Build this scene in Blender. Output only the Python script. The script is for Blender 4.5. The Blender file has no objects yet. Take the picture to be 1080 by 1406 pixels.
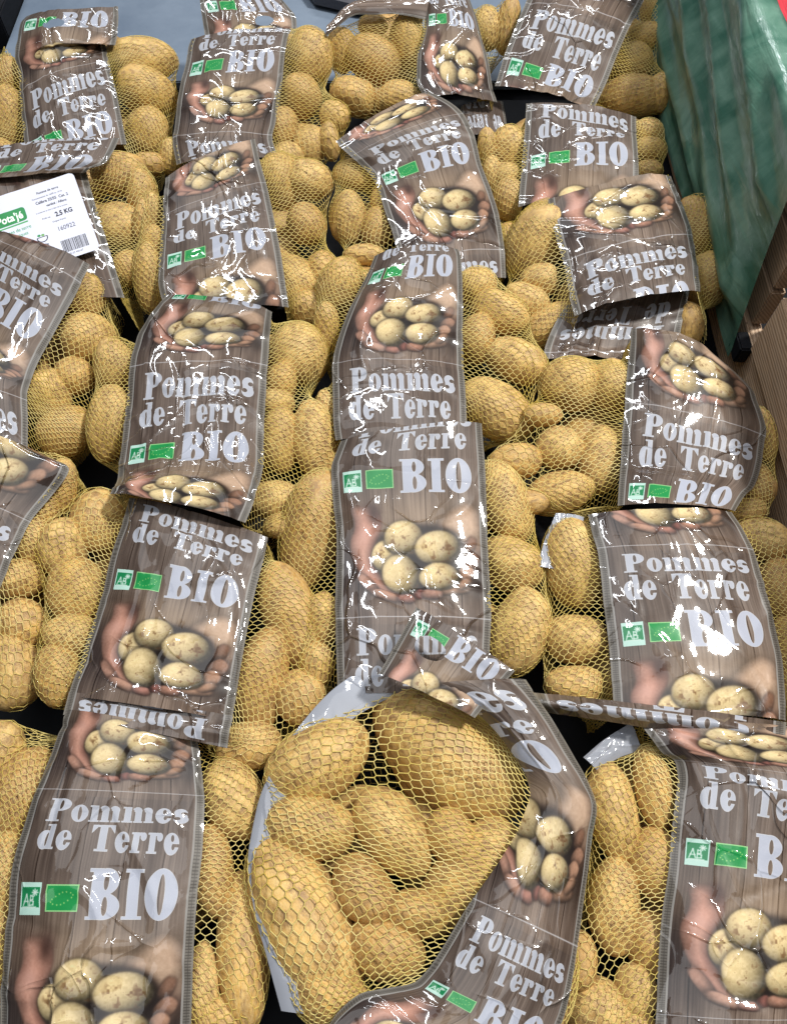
import bpy, math, random, time
import numpy as np
from mathutils import Vector, Matrix, noise

T0 = time.time()
sc = bpy.context.scene
COL = sc.collection
PI = math.pi
# ---------------------------------------------------------------- camera
F = 1060.0; PITCH = math.radians(62.5); ZC = .63
cd = bpy.data.cameras.new('camera'); cam = bpy.data.objects.new('camera', cd); COL.objects.link(cam)
cam.location = (0, 0, ZC); cam.rotation_euler = (PI/2-PITCH, 0, 0)
cd.sensor_fit = 'VERTICAL'; cd.angle = 2*math.atan(703/F); cd.clip_start = .02; cd.clip_end = 30
sc.camera = cam
# ---------------------------------------------------------------- light: shop ceiling lamp, tubes overhead, added soft fill
w = bpy.data.worlds.new('World'); sc.world = w; w.use_nodes = True
w.node_tree.nodes['Background'].inputs['Color'].default_value = (.86, .92, 1, 1)
w.node_tree.nodes['Background'].inputs['Strength'].default_value = .10
def area(name, loc, target, sx, sy, power, col=(1, .97, .92)):
    l = bpy.data.lights.new(name, 'AREA'); l.shape = 'RECTANGLE'; l.size = sx; l.size_y = sy; l.energy = power; l.color = col
    o = bpy.data.objects.new(name, l); COL.objects.link(o); o.location = loc
    o.rotation_euler = (Vector(target)-Vector(loc)).to_track_quat('-Z', 'Y').to_euler(); return o
area('ceiling_lamp', (1.15, .75, 2.2), (.0, .35, 0), .22, .22, 66)
area('soft_fill', (-.5, .3, 2.7), (0, .4, 0), 2.4, 2.0, 22, (.97, .98, 1))  # broad unseen fill, added to soften the light from above
area('ceiling_tube', (-.75, 1.6, 2.3), (0, .35, 0), .06, 1.3, 15, (.93, .96, 1))
area('ceiling_tube', (.2, 3.1, 2.4), (0, .45, 0), 1.6, .06, 24, (.93, .96, 1))
sc.view_settings.view_transform = 'Standard'; sc.view_settings.look = 'None'; sc.view_settings.exposure = 0
# ---------------------------------------------------------------- helpers
CP, SP = math.cos(PITCH), math.sin(PITCH)
FW = np.array([0, CP, -SP]); UP = np.array([0, SP, CP]); RT = np.array([1., 0, 0]); CAM = np.array([0, 0, ZC])
def ray(px, py):
    px = np.asarray(px, float)[..., None]; py = np.asarray(py, float)[..., None]
    return FW+(px-540)/F*RT+(703-py)/F*UP
class Plane:      # z = z0 + sy*(y-oy)
    def __init__(s, c, sy, z0):
        s.sy = sy; s.z0 = z0; r = ray(*c); k = (z0-ZC)/r[2]; s.o = CAM+r*k
        s.n = np.array([0, -sy, 1.])/math.hypot(1, sy)
    def at(s, px, py, h=0.0):
        r = ray(px, py); h = np.asarray(h, float)
        # ZC + k rz = z0 + h + sy*(k ry - oy)
        k = (s.z0+h-s.sy*s.o[1]-ZC)/(r[..., 2]-s.sy*r[..., 1])
        return CAM+r*k[..., None]
def mesh(name, V, Fc, mat, parent=None, smooth=True, uvs=None):
    me = bpy.data.meshes.new(name)
    V = np.asarray(V, np.float32); Fc = np.asarray(Fc, np.int32); n, k = Fc.shape
    me.vertices.add(len(V)); me.vertices.foreach_set('co', V.ravel())
    me.loops.add(n*k); me.loops.foreach_set('vertex_index', Fc.ravel())
    me.polygons.add(n); me.polygons.foreach_set('loop_start', np.arange(n, dtype=np.int32)*k)
    try: me.polygons.foreach_set('loop_total', np.full(n, k, np.int32))
    except Exception: pass
    me.update(calc_edges=True); me.validate()
    if smooth: me.polygons.foreach_set('use_smooth', np.ones(len(me.polygons), bool))
    if uvs is not None:
        uv = me.uv_layers.new(name='UVMap'); uv.data.foreach_set('uv', np.asarray(uvs, np.float32)[Fc.ravel()].ravel())
    o = bpy.data.objects.new(name, me); COL.objects.link(o)
    if mat: me.materials.append(mat)
    if parent:
        o.parent = parent; o.matrix_parent_inverse = Matrix.Translation(-parent.location)
    return o
def tag(o, label=None, cat=None, group=None, kind=None):
    if label: o['label'] = label
    if cat: o['category'] = cat
    if group: o['group'] = group
    if kind: o['kind'] = kind
    return o
def empty(name, loc):
    o = bpy.data.objects.new(name, None); COL.objects.link(o); o.location = loc; o.empty_display_size = .02; return o
# ---- node helpers
def mat(name, rough=.5, col=(.5, .5, .5)):
    m = bpy.data.materials.new(name); m.use_nodes = True; b = m.node_tree.nodes['Principled BSDF']
    b.inputs['Roughness'].default_value = rough; b.inputs['Base Color'].default_value = (*col, 1); return m, m.node_tree, b
def nd(t, ty, **k):
    n = t.nodes.new(ty)
    for a, v in k.items():
        if a[0] == '_': n.inputs[a[1:]].default_value = v
        else: setattr(n, a, v)
    return n
def ramp(t, src, stops):
    r = t.nodes.new('ShaderNodeValToRGB'); t.links.new(src, r.inputs[0]); e = r.color_ramp.elements
    while len(e) < len(stops): e.new(.5)
    for i, (p, c) in enumerate(stops):
        e[i].position = p; e[i].color = (*c, 1) if isinstance(c, tuple) else (c, c, c, 1)
    return r.outputs[0]
def mixc(t, f, a, b, mode='MIX'):
    m = t.nodes.new('ShaderNodeMix'); m.data_type = 'RGBA'; m.blend_type = mode
    for s, v in ((m.inputs[0], f), (m.inputs[6], a), (m.inputs[7], b)):
        if hasattr(v, 'is_output'): t.links.new(v, s)
        else: s.default_value = v if not isinstance(v, tuple) else (*v, 1)
    return m.outputs[2]
def math_(t, op, a, b=None, c=None):
    m = t.nodes.new('ShaderNodeMath'); m.operation = op
    for s, v in zip(m.inputs, (a, b, c)):
        if v is None: continue
        if hasattr(v, 'is_output'): t.links.new(v, s)
        else: s.default_value = v
    return m.outputs[0]
# ---------------------------------------------------------------- flat print of the film (drawn in code)
def vnoise(h, w, ny, nx, rng):
    g = rng.random((ny+2, nx+2))
    y = np.linspace(0, ny, h, endpoint=False); x = np.linspace(0, nx, w, endpoint=False)
    yi = y.astype(int); xi = x.astype(int); fy = y-yi; fx = x-xi
    fy = fy*fy*(3-2*fy); fx = fx*fx*(3-2*fx)
    g[ny] = g[0]; g[ny+1] = g[1]
    a = g[yi][:, xi]; b = g[yi][:, xi+1]; c = g[yi+1][:, xi]; d = g[yi+1][:, xi+1]
    fy = fy[:, None]; fx = fx[None, :]
    return (a*(1-fx)+b*fx)*(1-fy)+(c*(1-fx)+d*fx)*fy

def glyph(ch, X, Y):
    E = lambda cx, cy, rx, ry: ((X-cx)/rx)**2+((Y-cy)/ry)**2 <= 1
    R = lambda x0, y0, x1, y1: (X >= x0) & (X <= x1) & (Y >= y0) & (Y <= y1)
    if ch == 'P':
        m = R(.10, 0, .38, 1) | R(0, 0, .48, .07) | R(0, .93, .42, 1) | (E(.42, .72, .38, .285) & (X > .34)) | R(.3, .435, .44, 1)
        return m & ~E(.45, .72, .065, .2)
    if ch == 'B':
        m = R(.09, 0, .38, 1) | R(0, 0, .4, .07) | R(0, .93, .4, 1) | (E(.44, .75, .36, .255) & (X > .3)) | (E(.44, .27, .42, .275) & (X > .3)) | R(.3, 0, .46, 1)
        return m & ~E(.47, .755, .065, .16) & ~E(.48, .27, .07, .19)
    if ch == 'I':
        return R(.11, 0, .41, 1) | R(0, 0, .52, .07) | R(0, .93, .52, 1)
    if ch == 'O':
        return E(.43, .5, .43, .52) & ~E(.43, .5, .085, .41)
    if ch == 'T':
        m = R(.29, 0, .58, 1) | R(.18, 0, .69, .07) | R(0, .91, .87, 1)
        m |= (X < .2) & (X >= 0) & (Y <= 1) & (Y > .64+X*1.35) | (X > .67) & (X <= .87) & (Y <= 1) & (Y > .64+(.87-X)*1.35)
        return m
    if ch == 'd':
        return (E(.28, .355, .28, .375) & ~E(.345, .355, .05, .27)) | R(.38, 0, .62, 1) | R(.27, .93, .6, 1) | R(.38, 0, .7, .07)
    if ch == 'e':
        m = E(.29, .36, .29, .38) & ~E(.32, .535, .065, .125)
        return m & ~((X > .33) & (Y > .235) & (Y < .345)) & ~E(.36, .24, .06, .1)
    if ch == 'o':
        return E(.29, .36, .29, .38) & ~E(.29, .36, .065, .29)
    if ch == 'm':
        m = R(.06, 0, .29, .72) | R(.42, 0, .65, .58) | R(.78, 0, 1.01, .58) | R(0, 0, .35, .07) | R(.38, 0, .69, .07) | R(.74, 0, 1.08, .07) | R(0, .65, .29, .73)
        m |= (E(.49, .55, .17, .19) & (Y > .5)) | (E(.85, .55, .17, .19) & (Y > .5))
        return m & ~E(.335, .5, .05, .12) & ~E(.70, .5, .045, .12)
    if ch == 'r':
        return R(.07, 0, .31, .72) | R(0, 0, .4, .07) | R(0, .65, .3, .73) | (E(.47, .57, .12, .16)) | (E(.37, .6, .14, .13) & (Y > .6))
    if ch == 's':
        m = E(.25, .53, .23, .21) | E(.27, .2, .25, .21) | ((np.abs((Y-.37)+(X-.26)*.55) < .14) & (X > .05) & (X < .48))
        return m & ~E(.37, .50, .11, .075) & ~E(.14, .235, .11, .08) & (Y < .74) & (Y > -.02)
    return X < -1
GW = dict(P=.82, B=.88, I=.52, O=.86, T=.87, d=.70, e=.58, o=.58, m=1.08, r=.60, s=.52)

def word(img, txt, u0, v0, u1, v1, col, scale):
    tot = sum(GW[c] for c in txt)+.045*(len(txt)-1)
    x0 = int(u0*scale); x1 = int(u1*scale); y0 = int((v0-.02)*scale); y1 = int((v1+.02)*scale)
    SS = 3
    xs = ((np.arange((x1-x0)*SS)+.5)/SS+x0)/scale; ys = ((np.arange((y1-y0)*SS)+.5)/SS+y0)/scale
    X = (xs-u0)/(u1-u0)*tot; Y = (v1-ys)/(v1-v0)
    XX, YY = np.meshgrid(X, Y)
    m = np.zeros(XX.shape, bool); c = 0
    for ch in txt:
        m |= glyph(ch, XX-c, YY); c += GW[ch]+.045
    er = m.copy(); k = 5
    for s in (k, -k):
        er &= np.roll(m, s, 0); er &= np.roll(m, s, 1)
    def ds(a): return a.reshape(y1-y0, SS, x1-x0, SS).mean((1, 3))
    a = ds(m.astype(float)); b = ds(er.astype(float))
    reg = img[y0:y1, x0:x1]
    c_out = np.array([.86, .87, .89]); c_in = np.array(col)
    cc = c_out*(1-b[..., None])+c_in*b[..., None]
    reg[:] = reg*(1-a[..., None])+cc*a[..., None]

def make_print(S=600):
    rng = np.random.default_rng(5)
    H = int(1.6*S); W = S
    U, V = np.meshgrid((np.arange(W)+.5)/S, (np.arange(H)+.5)/S)
    img = np.zeros((H, W, 3)); img[:] = (.425, .368, .332)
    # wood grain
    g = vnoise(H, W, 5, 150, rng)*.5+vnoise(H, W, 9, 60, rng)*.3+vnoise(H, W, 3, 16, rng)*.6
    g = (g-g.mean())
    warp = vnoise(H, W, 6, 5, rng)-.5
    img += (g*.24)[..., None]*np.array([1, .97, .92])
    img += (warp*.06)[..., None]
    for x in (.155, .385, .60, .815):
        d = np.abs(U-x-.004*np.sin(V*7+x*9)); img -= (np.exp(-(d/.0032)**2)*.24)[..., None]
        img += (np.exp(-((U-x-.008)/.004)**2)*.05)[..., None]
    pl = (np.digitize(U, [.155, .385, .60, .815])*37 % 5-2)*.014
    img += pl[..., None]
    # light behind the arms, dark at the sides of the hands
    def blob(cx, cy, rx, ry, p=1.0):
        return np.exp(-(((U-cx)/rx)**2+((V-cy)/ry)**2)**p)
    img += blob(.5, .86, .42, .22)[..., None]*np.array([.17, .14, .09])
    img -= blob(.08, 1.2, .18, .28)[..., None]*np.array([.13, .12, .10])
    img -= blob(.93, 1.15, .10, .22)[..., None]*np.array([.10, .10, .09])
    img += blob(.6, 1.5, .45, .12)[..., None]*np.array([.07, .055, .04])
    def put(mask, col):
        mm = np.clip(mask, 0, 1)[..., None]; img[:] = img*(1-mm)+np.asarray(col)*mm
    def soft(sd, w): return 1/(1+np.exp(np.clip(sd/w, -40, 40)))
    def poly(pts, w, n=3):
        # smooth polygon: chaikin then signed distance sign by crossing, softened by distance
        P = np.array(pts, float)
        for _ in range(n):
            Q = np.roll(P, -1, 0); P = np.stack([.75*P+.25*Q, .25*P+.75*Q], 1).reshape(-1, 2)
        ins = np.zeros(U.shape, bool); dist = np.full(U.shape, 9.)
        Q = np.roll(P, -1, 0)
        for (x0, y0), (x1, y1) in zip(P, Q):
            if y0 != y1:
                c = ((y0 > V) != (y1 > V)) & (U < (x1-x0)*(V-y0)/(y1-y0)+x0); ins ^= c
            dx, dy = x1-x0, y1-y0; L = dx*dx+dy*dy+1e-12
            t = np.clip(((U-x0)*dx+(V-y0)*dy)/L, 0, 1)
            dist = np.minimum(dist, np.hypot(U-x0-t*dx, V-y0-t*dy))
        sd = np.where(ins, -dist, dist)
        return sd
    Z = lambda x, y: ((x-75)/800, .42+(y-262)/748)      # traced coordinates of the printed picture
    n1 = vnoise(H, W, 22, 14, rng)-.5; n2 = vnoise(H, W, 120, 80, rng)-.5; n3 = vnoise(H, W, 46, 30, rng)-.5
    def skin(sd, base, wedge, w=.006):
        sh = np.clip(-sd/.07, 0, 1)
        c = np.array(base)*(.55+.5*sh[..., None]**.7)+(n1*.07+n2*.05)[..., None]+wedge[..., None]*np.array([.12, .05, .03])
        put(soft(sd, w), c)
    # dark surround under and beside the hands
    put(blob(.10, 1.08, .10, .16, 1.3)*.35, (.17, .13, .12)); put(blob(.9, 1.22, .09, .16, 1.3)*.45, (.20, .16, .13))
    # right arm and palm (pale, out of focus at the top)
    sd = poly([Z(560, 760), Z(570, 640), Z(680, 520), Z(760, 480), Z(835, 520), Z(850, 660), Z(835, 770), Z(790, 860), Z(700, 920), Z(560, 920)], .01)
    skin(sd, (.80, .68, .58), n1*.3, np.where(V < .88, .018, .006))
    put(blob(.90, 1.10, .055, .10, 1.5)*.55, (.33, .22, .17))
    # left arm, hand
    sd = poly([Z(150, 500), Z(290, 500), Z(330, 590), Z(290, 690), Z(262, 800), Z(320, 880), Z(420, 980), Z(400, 1020), Z(330, 1018), Z(240, 930), Z(160, 780), Z(140, 690), Z(185, 610)], .01)
    skin(sd, (.80, .60, .52), np.sin(V*22)*.2+.1, np.where(V < .8, .014, .0035))
    put(blob(.255, .80, .045, .085)*.8, (.24, .15, .12))
    put(blob(.175, .96, .05, .06)*.5, (.93, .74, .68))
    put(blob(.25, 1.12, .03, .10)*.45, (.42, .24, .20))
    # hollow of the hands behind the potatoes
    sd = poly([Z(270, 690), Z(400, 600), Z(700, 620), Z(790, 760), Z(760, 900), Z(640, 960), Z(400, 985), Z(290, 860)], .01)
    put(soft(sd, .012)*.96, np.array([.115, .075, .06])+(n1*.04)[..., None])
    def finger(cx, cy, rx, ry, ang, base):
        cx, cy = Z(cx, cy); rx /= 800; ry /= 800; a = math.radians(ang)
        x = (U-cx)*math.cos(a)+(V-cy)*math.sin(a); y = -(U-cx)*math.sin(a)+(V-cy)*math.cos(a)
        r = (np.abs(x/rx)**2.5+np.abs(y/ry)**2.5)**(1/2.5)
        put(soft((r-1.10)*min(rx, ry), .004)*.6, (.12, .07, .06))
        lit = np.clip(.62-.5*y/ry*.6+.25*np.clip(1-r, 0, 1), .25, 1.1)
        c = np.array(base)*lit[..., None]+(n2*.06)[..., None]
        put(soft((r-1)*min(rx, ry), .0025), c)
        nx, ny = -.55*rx, 0
    for f in [(775, 715, 28, 55, 25, (.62, .46, .37)), (772, 795, 38, 56, 38, (.74, .56, .46)), (742, 862, 38, 60, 40, (.82, .63, .51)),
              (248, 922, 28, 80, -38, (.86, .66, .57)), (330, 990, 75, 30, 24, (.90, .70, .60)), (440, 1012, 46, 29, 8, (.84, .60, .53)),
              (505, 985, 30, 32, 60, (.70, .45, .40)), (685, 955, 84, 33, -12, (.84, .66, .54)), (740, 915, 50, 26, -42, (.80, .62, .50)), (572, 985, 52, 34, 4, (.84, .62, .52))]:
        finger(*f)
    # printed potatoes
    def pot(cx, cy, rx, ry, ang):
        cx, cy = Z(cx, cy); rx /= 800; ry /= 748; a = math.radians(ang)
        x = ((U-cx)*math.cos(a)+(V-cy)*math.sin(a))/rx; y = (-(U-cx)*math.sin(a)+(V-cy)*math.cos(a))/ry
        r2 = x*x+y*y; r = np.sqrt(r2)
        put(soft((r-1.04)*.1, .004)*.6, (.12, .08, .06))
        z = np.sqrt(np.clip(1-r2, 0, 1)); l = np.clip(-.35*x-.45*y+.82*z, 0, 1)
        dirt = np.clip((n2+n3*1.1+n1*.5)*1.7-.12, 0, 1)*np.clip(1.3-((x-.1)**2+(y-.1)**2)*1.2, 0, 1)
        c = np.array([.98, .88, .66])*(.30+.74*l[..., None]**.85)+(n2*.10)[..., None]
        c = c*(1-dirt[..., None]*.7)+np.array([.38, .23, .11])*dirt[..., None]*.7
        put(soft((r-1)*.1, .0035), c)
    pot(330, 768, 70, 82, 0); pot(430, 678, 104, 94, 10); pot(606, 728, 122, 88, -8); pot(415, 872, 98, 114, -18); pot(612, 882, 108, 80, -5)
    # lettering
    word(img, 'Pommes', .135, .02, .92, .18, (.77, .785, .83), S)
    word(img, 'de', .12, .20, .31, .36, (.77, .785, .83), S)
    word(img, 'Terre', .41, .20, .88, .36, (.77, .785, .83), S)
    word(img, 'BIO', .44, .42, .905, .66, (.77, .79, .85), S)
    # the two marks
    def rct(x0, y0, x1, y1): return (U >= x0) & (U <= x1) & (V >= y0) & (V <= y1)
    put(rct(.075, .484, .195, .638)*1., (.80, .95, .90)); put(rct(.082, .505, .188, .602)*1., (.10, .56, .34))
    put(rct(.222, .492, .398, .622)*1., (.62, .86, .58)); put(rct(.229, .499, .391, .615)*1., (.12, .62, .32))
    def line(x0, y0, x1, y1, w):
        dx, dy = x1-x0, y1-y0; t = np.clip(((U-x0)*dx+(V-y0)*dy)/(dx*dx+dy*dy), 0, 1)
        return soft(np.hypot(U-x0-t*dx, V-y0-t*dy)-w, .0012)
    wcol = (.90, .97, .93)
    for s in [(.095, .592, .112, .540), (.112, .540, .127, .592), (.10, .573, .124, .573), (.135, .592, .137, .545), (.137, .545, .152, .549),
              (.152, .549, .152, .563), (.152, .563, .137, .567), (.137, .567, .156, .573), (.156, .573, .156, .589), (.156, .589, .135, .592),
              (.092, .60, .17, .60), (.16, .515, .16, .545), (.145, .53, .178, .53), (.15, .52, .172, .541), (.15, .541, .172, .52)]:
        put(line(*s, .0032), wcol)
    for k in range(14):      # twelve small stars tracing a leaf
        a = k/14*2*math.pi; r = .036+.008*math.cos(a*2)
        x = .308+r*1.35*math.cos(a)+.3*.02*math.sin(a); y = .558-.022*math.cos(a)*.8+.026*math.sin(a)
        put(soft(np.hypot(U-x, V-y)-.0030, .0012), (.80, .93, .55))
    # welded seams at both edges, weld line across
    for s in (0, 1):
        e = U if s == 0 else 1-U
        put((e < .052)*.85, (.50, .485, .455)); put((e < .012)*.6, (.60, .58, .54))
        tick = (np.sin(V*2*math.pi*62) > .25) & (e > .008) & (e < .040)
        put(tick*.55, (.27, .25, .23)); put((np.abs(e-.046) < .005)*.6, (.74, .73, .72))
        put((np.abs(e-.024) < .0025)*.5, (.30, .28, .26))
    put(np.exp(-((V-1.548)/.0035)**2)*.75, (.86, .86, .88))
    img = np.clip(img, 0, 1); img = img*.88-.02+.0*img
    return np.clip(img+((rng.random((H, W))-.5)*.03)[..., None], 0, 1)

def raster_text(txt, W, H, x, y, size, img, col, bold=0.0):
    """draw txt (Blender's built-in face) into img; x, y = left baseline in pixels, size = cap height in pixels"""
    cu = bpy.data.curves.new('t', 'FONT'); cu.body = txt; cu.size = 1; cu.offset = bold; cu.resolution_u = 3
    ob = bpy.data.objects.new('t', cu); me = ob.to_mesh(); me.calc_loop_triangles()
    V = np.array([v.co[:2] for v in me.vertices]); T = [t.vertices[:] for t in me.loop_triangles]
    ob.to_mesh_clear(); bpy.data.objects.remove(ob); bpy.data.curves.remove(cu)
    if not len(V): return
    s = size/.70; V = np.stack([x+V[:, 0]*s, y-V[:, 1]*s], 1)
    SS = 3; m = np.zeros((H*SS, W*SS), bool)
    for t in T:
        p = V[list(t)]*SS; x0, y0 = np.floor(p.min(0)).astype(int); x1, y1 = np.ceil(p.max(0)).astype(int)
        x0 = max(x0, 0); y0 = max(y0, 0); x1 = min(x1, W*SS); y1 = min(y1, H*SS)
        if x1 <= x0 or y1 <= y0: continue
        X, Y = np.meshgrid(np.arange(x0, x1)+.5, np.arange(y0, y1)+.5)
        d = [(p[(i+1) % 3, 0]-p[i, 0])*(Y-p[i, 1])-(p[(i+1) % 3, 1]-p[i, 1])*(X-p[i, 0]) for i in range(3)]
        m[y0:y1, x0:x1] |= ((d[0] >= 0) & (d[1] >= 0) & (d[2] >= 0)) | ((d[0] <= 0) & (d[1] <= 0) & (d[2] <= 0))
    a = m.reshape(H, SS, W, SS).mean((1, 3))[..., None]; img[:] = img*(1-a)+np.array(col)*a
def make_label():
    W, H = 560, 400; img = np.ones((H, W, 3))*np.array([.86, .87, .93]); K = (.12, .12, .17)
    U, V = np.meshgrid(np.arange(W), np.arange(H))
    G = (.20, .55, .32)
    def rr(x0, y0, x1, y1, c, r=14):
        dx = np.maximum(np.maximum(x0+r-U, U-(x1-r)), 0); dy = np.maximum(np.maximum(y0+r-V, V-(y1-r)), 0); img[np.hypot(dx, dy) <= r] = c
    rr(90, 85, 268, 152, G); rr(90, 158, 266, 164, (.35, .65, .42), 3)
    T = lambda s, x, y, sz, c=K, b=.0: raster_text(s, W, H, x, y, sz, img, c, b)
    T("Pota'jé", 112, 138, 36, (.95, .97, .95), .03)
    T('Pommes de terre', 100, 196, 17, (.30, .60, .42), .01); T('Biologiques', 142, 222, 16, (.35, .62, .45), .01)
    T('Pomme de terre', 350, 52, 12, K, .015); T('Consommation du 16/09 au 15/10', 318, 74, 8)
    T('Calibre 35/55  Cat. 2', 330, 100, 14, K, .02); T('variété : Allians', 378, 124, 12, K, .02)
    T('à conserver au frais à l\'abri de la lumière', 316, 146, 7)
    T('Poids net', 336, 180, 8); T('2.5 KG', 405, 184, 22, K, .035); T('Origine France', 380, 208, 8)
    T('160922', 390, 256, 22, (.2, .2, .28), .0)
    T('Sautées', 150, 306, 15, K, .02); T('Salade', 272, 306, 15, K, .02)
    ring = np.abs(np.hypot((U-305)/26, (V-262)/20)-1) < .10; img[ring & (V > 258)] = K; img[(np.abs(V-258) < 2) & (np.abs(U-305) < 28)] = K
    img[(np.hypot((U-292)/9, (V-248)/6) < 1)] = G; img[(np.hypot((U-312)/9, (V-250)/6) < 1)] = (.45, .65, .4)
    img[(np.hypot((U-180)/26, (V-268)/8) < 1)] = (.25, .22, .3); img[(np.abs(V-262-(U-205)*.1) < 3) & (U > 200) & (U < 245)] = (.25, .22, .3)
    img[(np.abs(np.hypot((U-70)/26, (V-280)/18)-1) < .12)] = K; img[(np.hypot((U-45)/16, (V-262)/12) < 1)] = (.15, .14, .2)
    T('Vapeur', 40, 325, 15, K, .02); T('Lavées avant emballage', 170, 345, 8); T('Produit de France', 190, 362, 8, (.3, .3, .4))
    rr(296, 330, 342, 384, (.16, .45, .33), 2); T('AB', 303, 366, 20, (.85, .95, .9), .03)
    rng = np.random.default_rng(4); x = 384
    while x < 512:
        wd = rng.integers(1, 5); img[306:366, x:x+wd] = (.10, .10, .14); x += wd+rng.integers(1, 4)
    T('3 760123 450167', 388, 382, 9)
    return img
def make_label_mat():
    m, t, b = mat('label_paper', .45); uv = nd(t, 'ShaderNodeUVMap', uv_map='UVMap')
    im = nd(t, 'ShaderNodeTexImage', image=image('label_print', make_label()), extension='EXTEND'); t.links.new(uv.outputs[0], im.inputs[0]); t.links.new(im.outputs[0], b.inputs['Base Color'])
    return m

def image(name, arr):
    h, w_, _ = arr.shape; im = bpy.data.images.new(name, w_, h, alpha=False)
    px = np.ones((h, w_, 4), np.float32); px[..., :3] = arr[::-1]; im.pixels.foreach_set(px.ravel()); im.update(); im.pack(); return im
# ---------------------------------------------------------------- materials
def film_bump(t, b, strength=1.0, coat=True):
    L = t.links
    tc = nd(t, 'ShaderNodeTexCoord'); geo = nd(t, 'ShaderNodeNewGeometry')
    nw = nd(t, 'ShaderNodeTexNoise', _Scale=14.0, _Detail=2.0); L.new(geo.outputs['Position'], nw.inputs['Vector'])
    vm = nd(t, 'ShaderNodeVectorMath', operation='MULTIPLY_ADD'); L.new(nw.outputs['Color'], vm.inputs[0])
    vm.inputs[1].default_value = (.05, .05, .05); L.new(geo.outputs['Position'], vm.inputs[2])
    h = None
    for sc_, wd, am in ((11, .016, 1.0), (27, .04, .4)):
        v = nd(t, 'ShaderNodeTexVoronoi', feature='DISTANCE_TO_EDGE', _Scale=float(sc_)); L.new(vm.outputs[0], v.inputs['Vector'])
        r = ramp(t, v.outputs['Distance'], ((0, 1.0), (wd*.5, .35), (wd, 0.0)))
        # creases fade in and out
        n = nd(t, 'ShaderNodeTexNoise', _Scale=float(sc_)*.8, _Detail=1.0); L.new(geo.outputs['Position'], n.inputs['Vector'])
        k = ramp(t, n.outputs['Fac'], ((.50, 0.0), (.62, 1.0)))
        x = math_(t, 'MULTIPLY', math_(t, 'MULTIPLY', r, k), am)
        h = x if h is None else math_(t, 'ADD', h, x)
    n3 = nd(t, 'ShaderNodeTexNoise', _Scale=55.0, _Detail=3.0, _Roughness=.55); L.new(vm.outputs[0], n3.inputs['Vector'])
    h = math_(t, 'ADD', h, math_(t, 'MULTIPLY', n3.outputs['Fac'], .22))
    bp = nd(t, 'ShaderNodeBump', _Strength=strength, _Distance=.0011); L.new(h, bp.inputs['Height'])
    L.new(bp.outputs[0], b.inputs['Normal'])
    b.inputs['Coat Weight'].default_value = 1.0 if coat else 0; b.inputs['Coat Roughness'].default_value = .05; b.inputs['Coat IOR'].default_value = 1.55
    L.new(bp.outputs[0], b.inputs['Coat Normal'])
LABEL = make_label_mat()
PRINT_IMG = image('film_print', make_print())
def make_film(name, flat=None, tint=1.0):
    m, t, b = mat(name, .42); b.inputs['Specular IOR Level'].default_value = .22
    if flat is None:
        uv = nd(t, 'ShaderNodeUVMap', uv_map='UVMap')
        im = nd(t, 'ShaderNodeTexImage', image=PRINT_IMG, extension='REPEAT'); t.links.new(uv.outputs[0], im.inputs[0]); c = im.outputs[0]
    else:
        tc = nd(t, 'ShaderNodeTexCoord'); n = nd(t, 'ShaderNodeTexNoise', _Scale=9.0); t.links.new(tc.outputs['Object'], n.inputs['Vector'])
        c = ramp(t, n.outputs['Fac'], ((.3, tuple(x*.85 for x in flat)), (.7, flat)))
    geo = nd(t, 'ShaderNodeNewGeometry')
    c = mixc(t, geo.outputs['Backfacing'], c, (.42, .44, .49))
    t.links.new(c, b.inputs['Base Color']); film_bump(t, b)
    return m
FILM = make_film('printed_film'); FILMW = make_film('milky_film', (.34, .36, .41))
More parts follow.
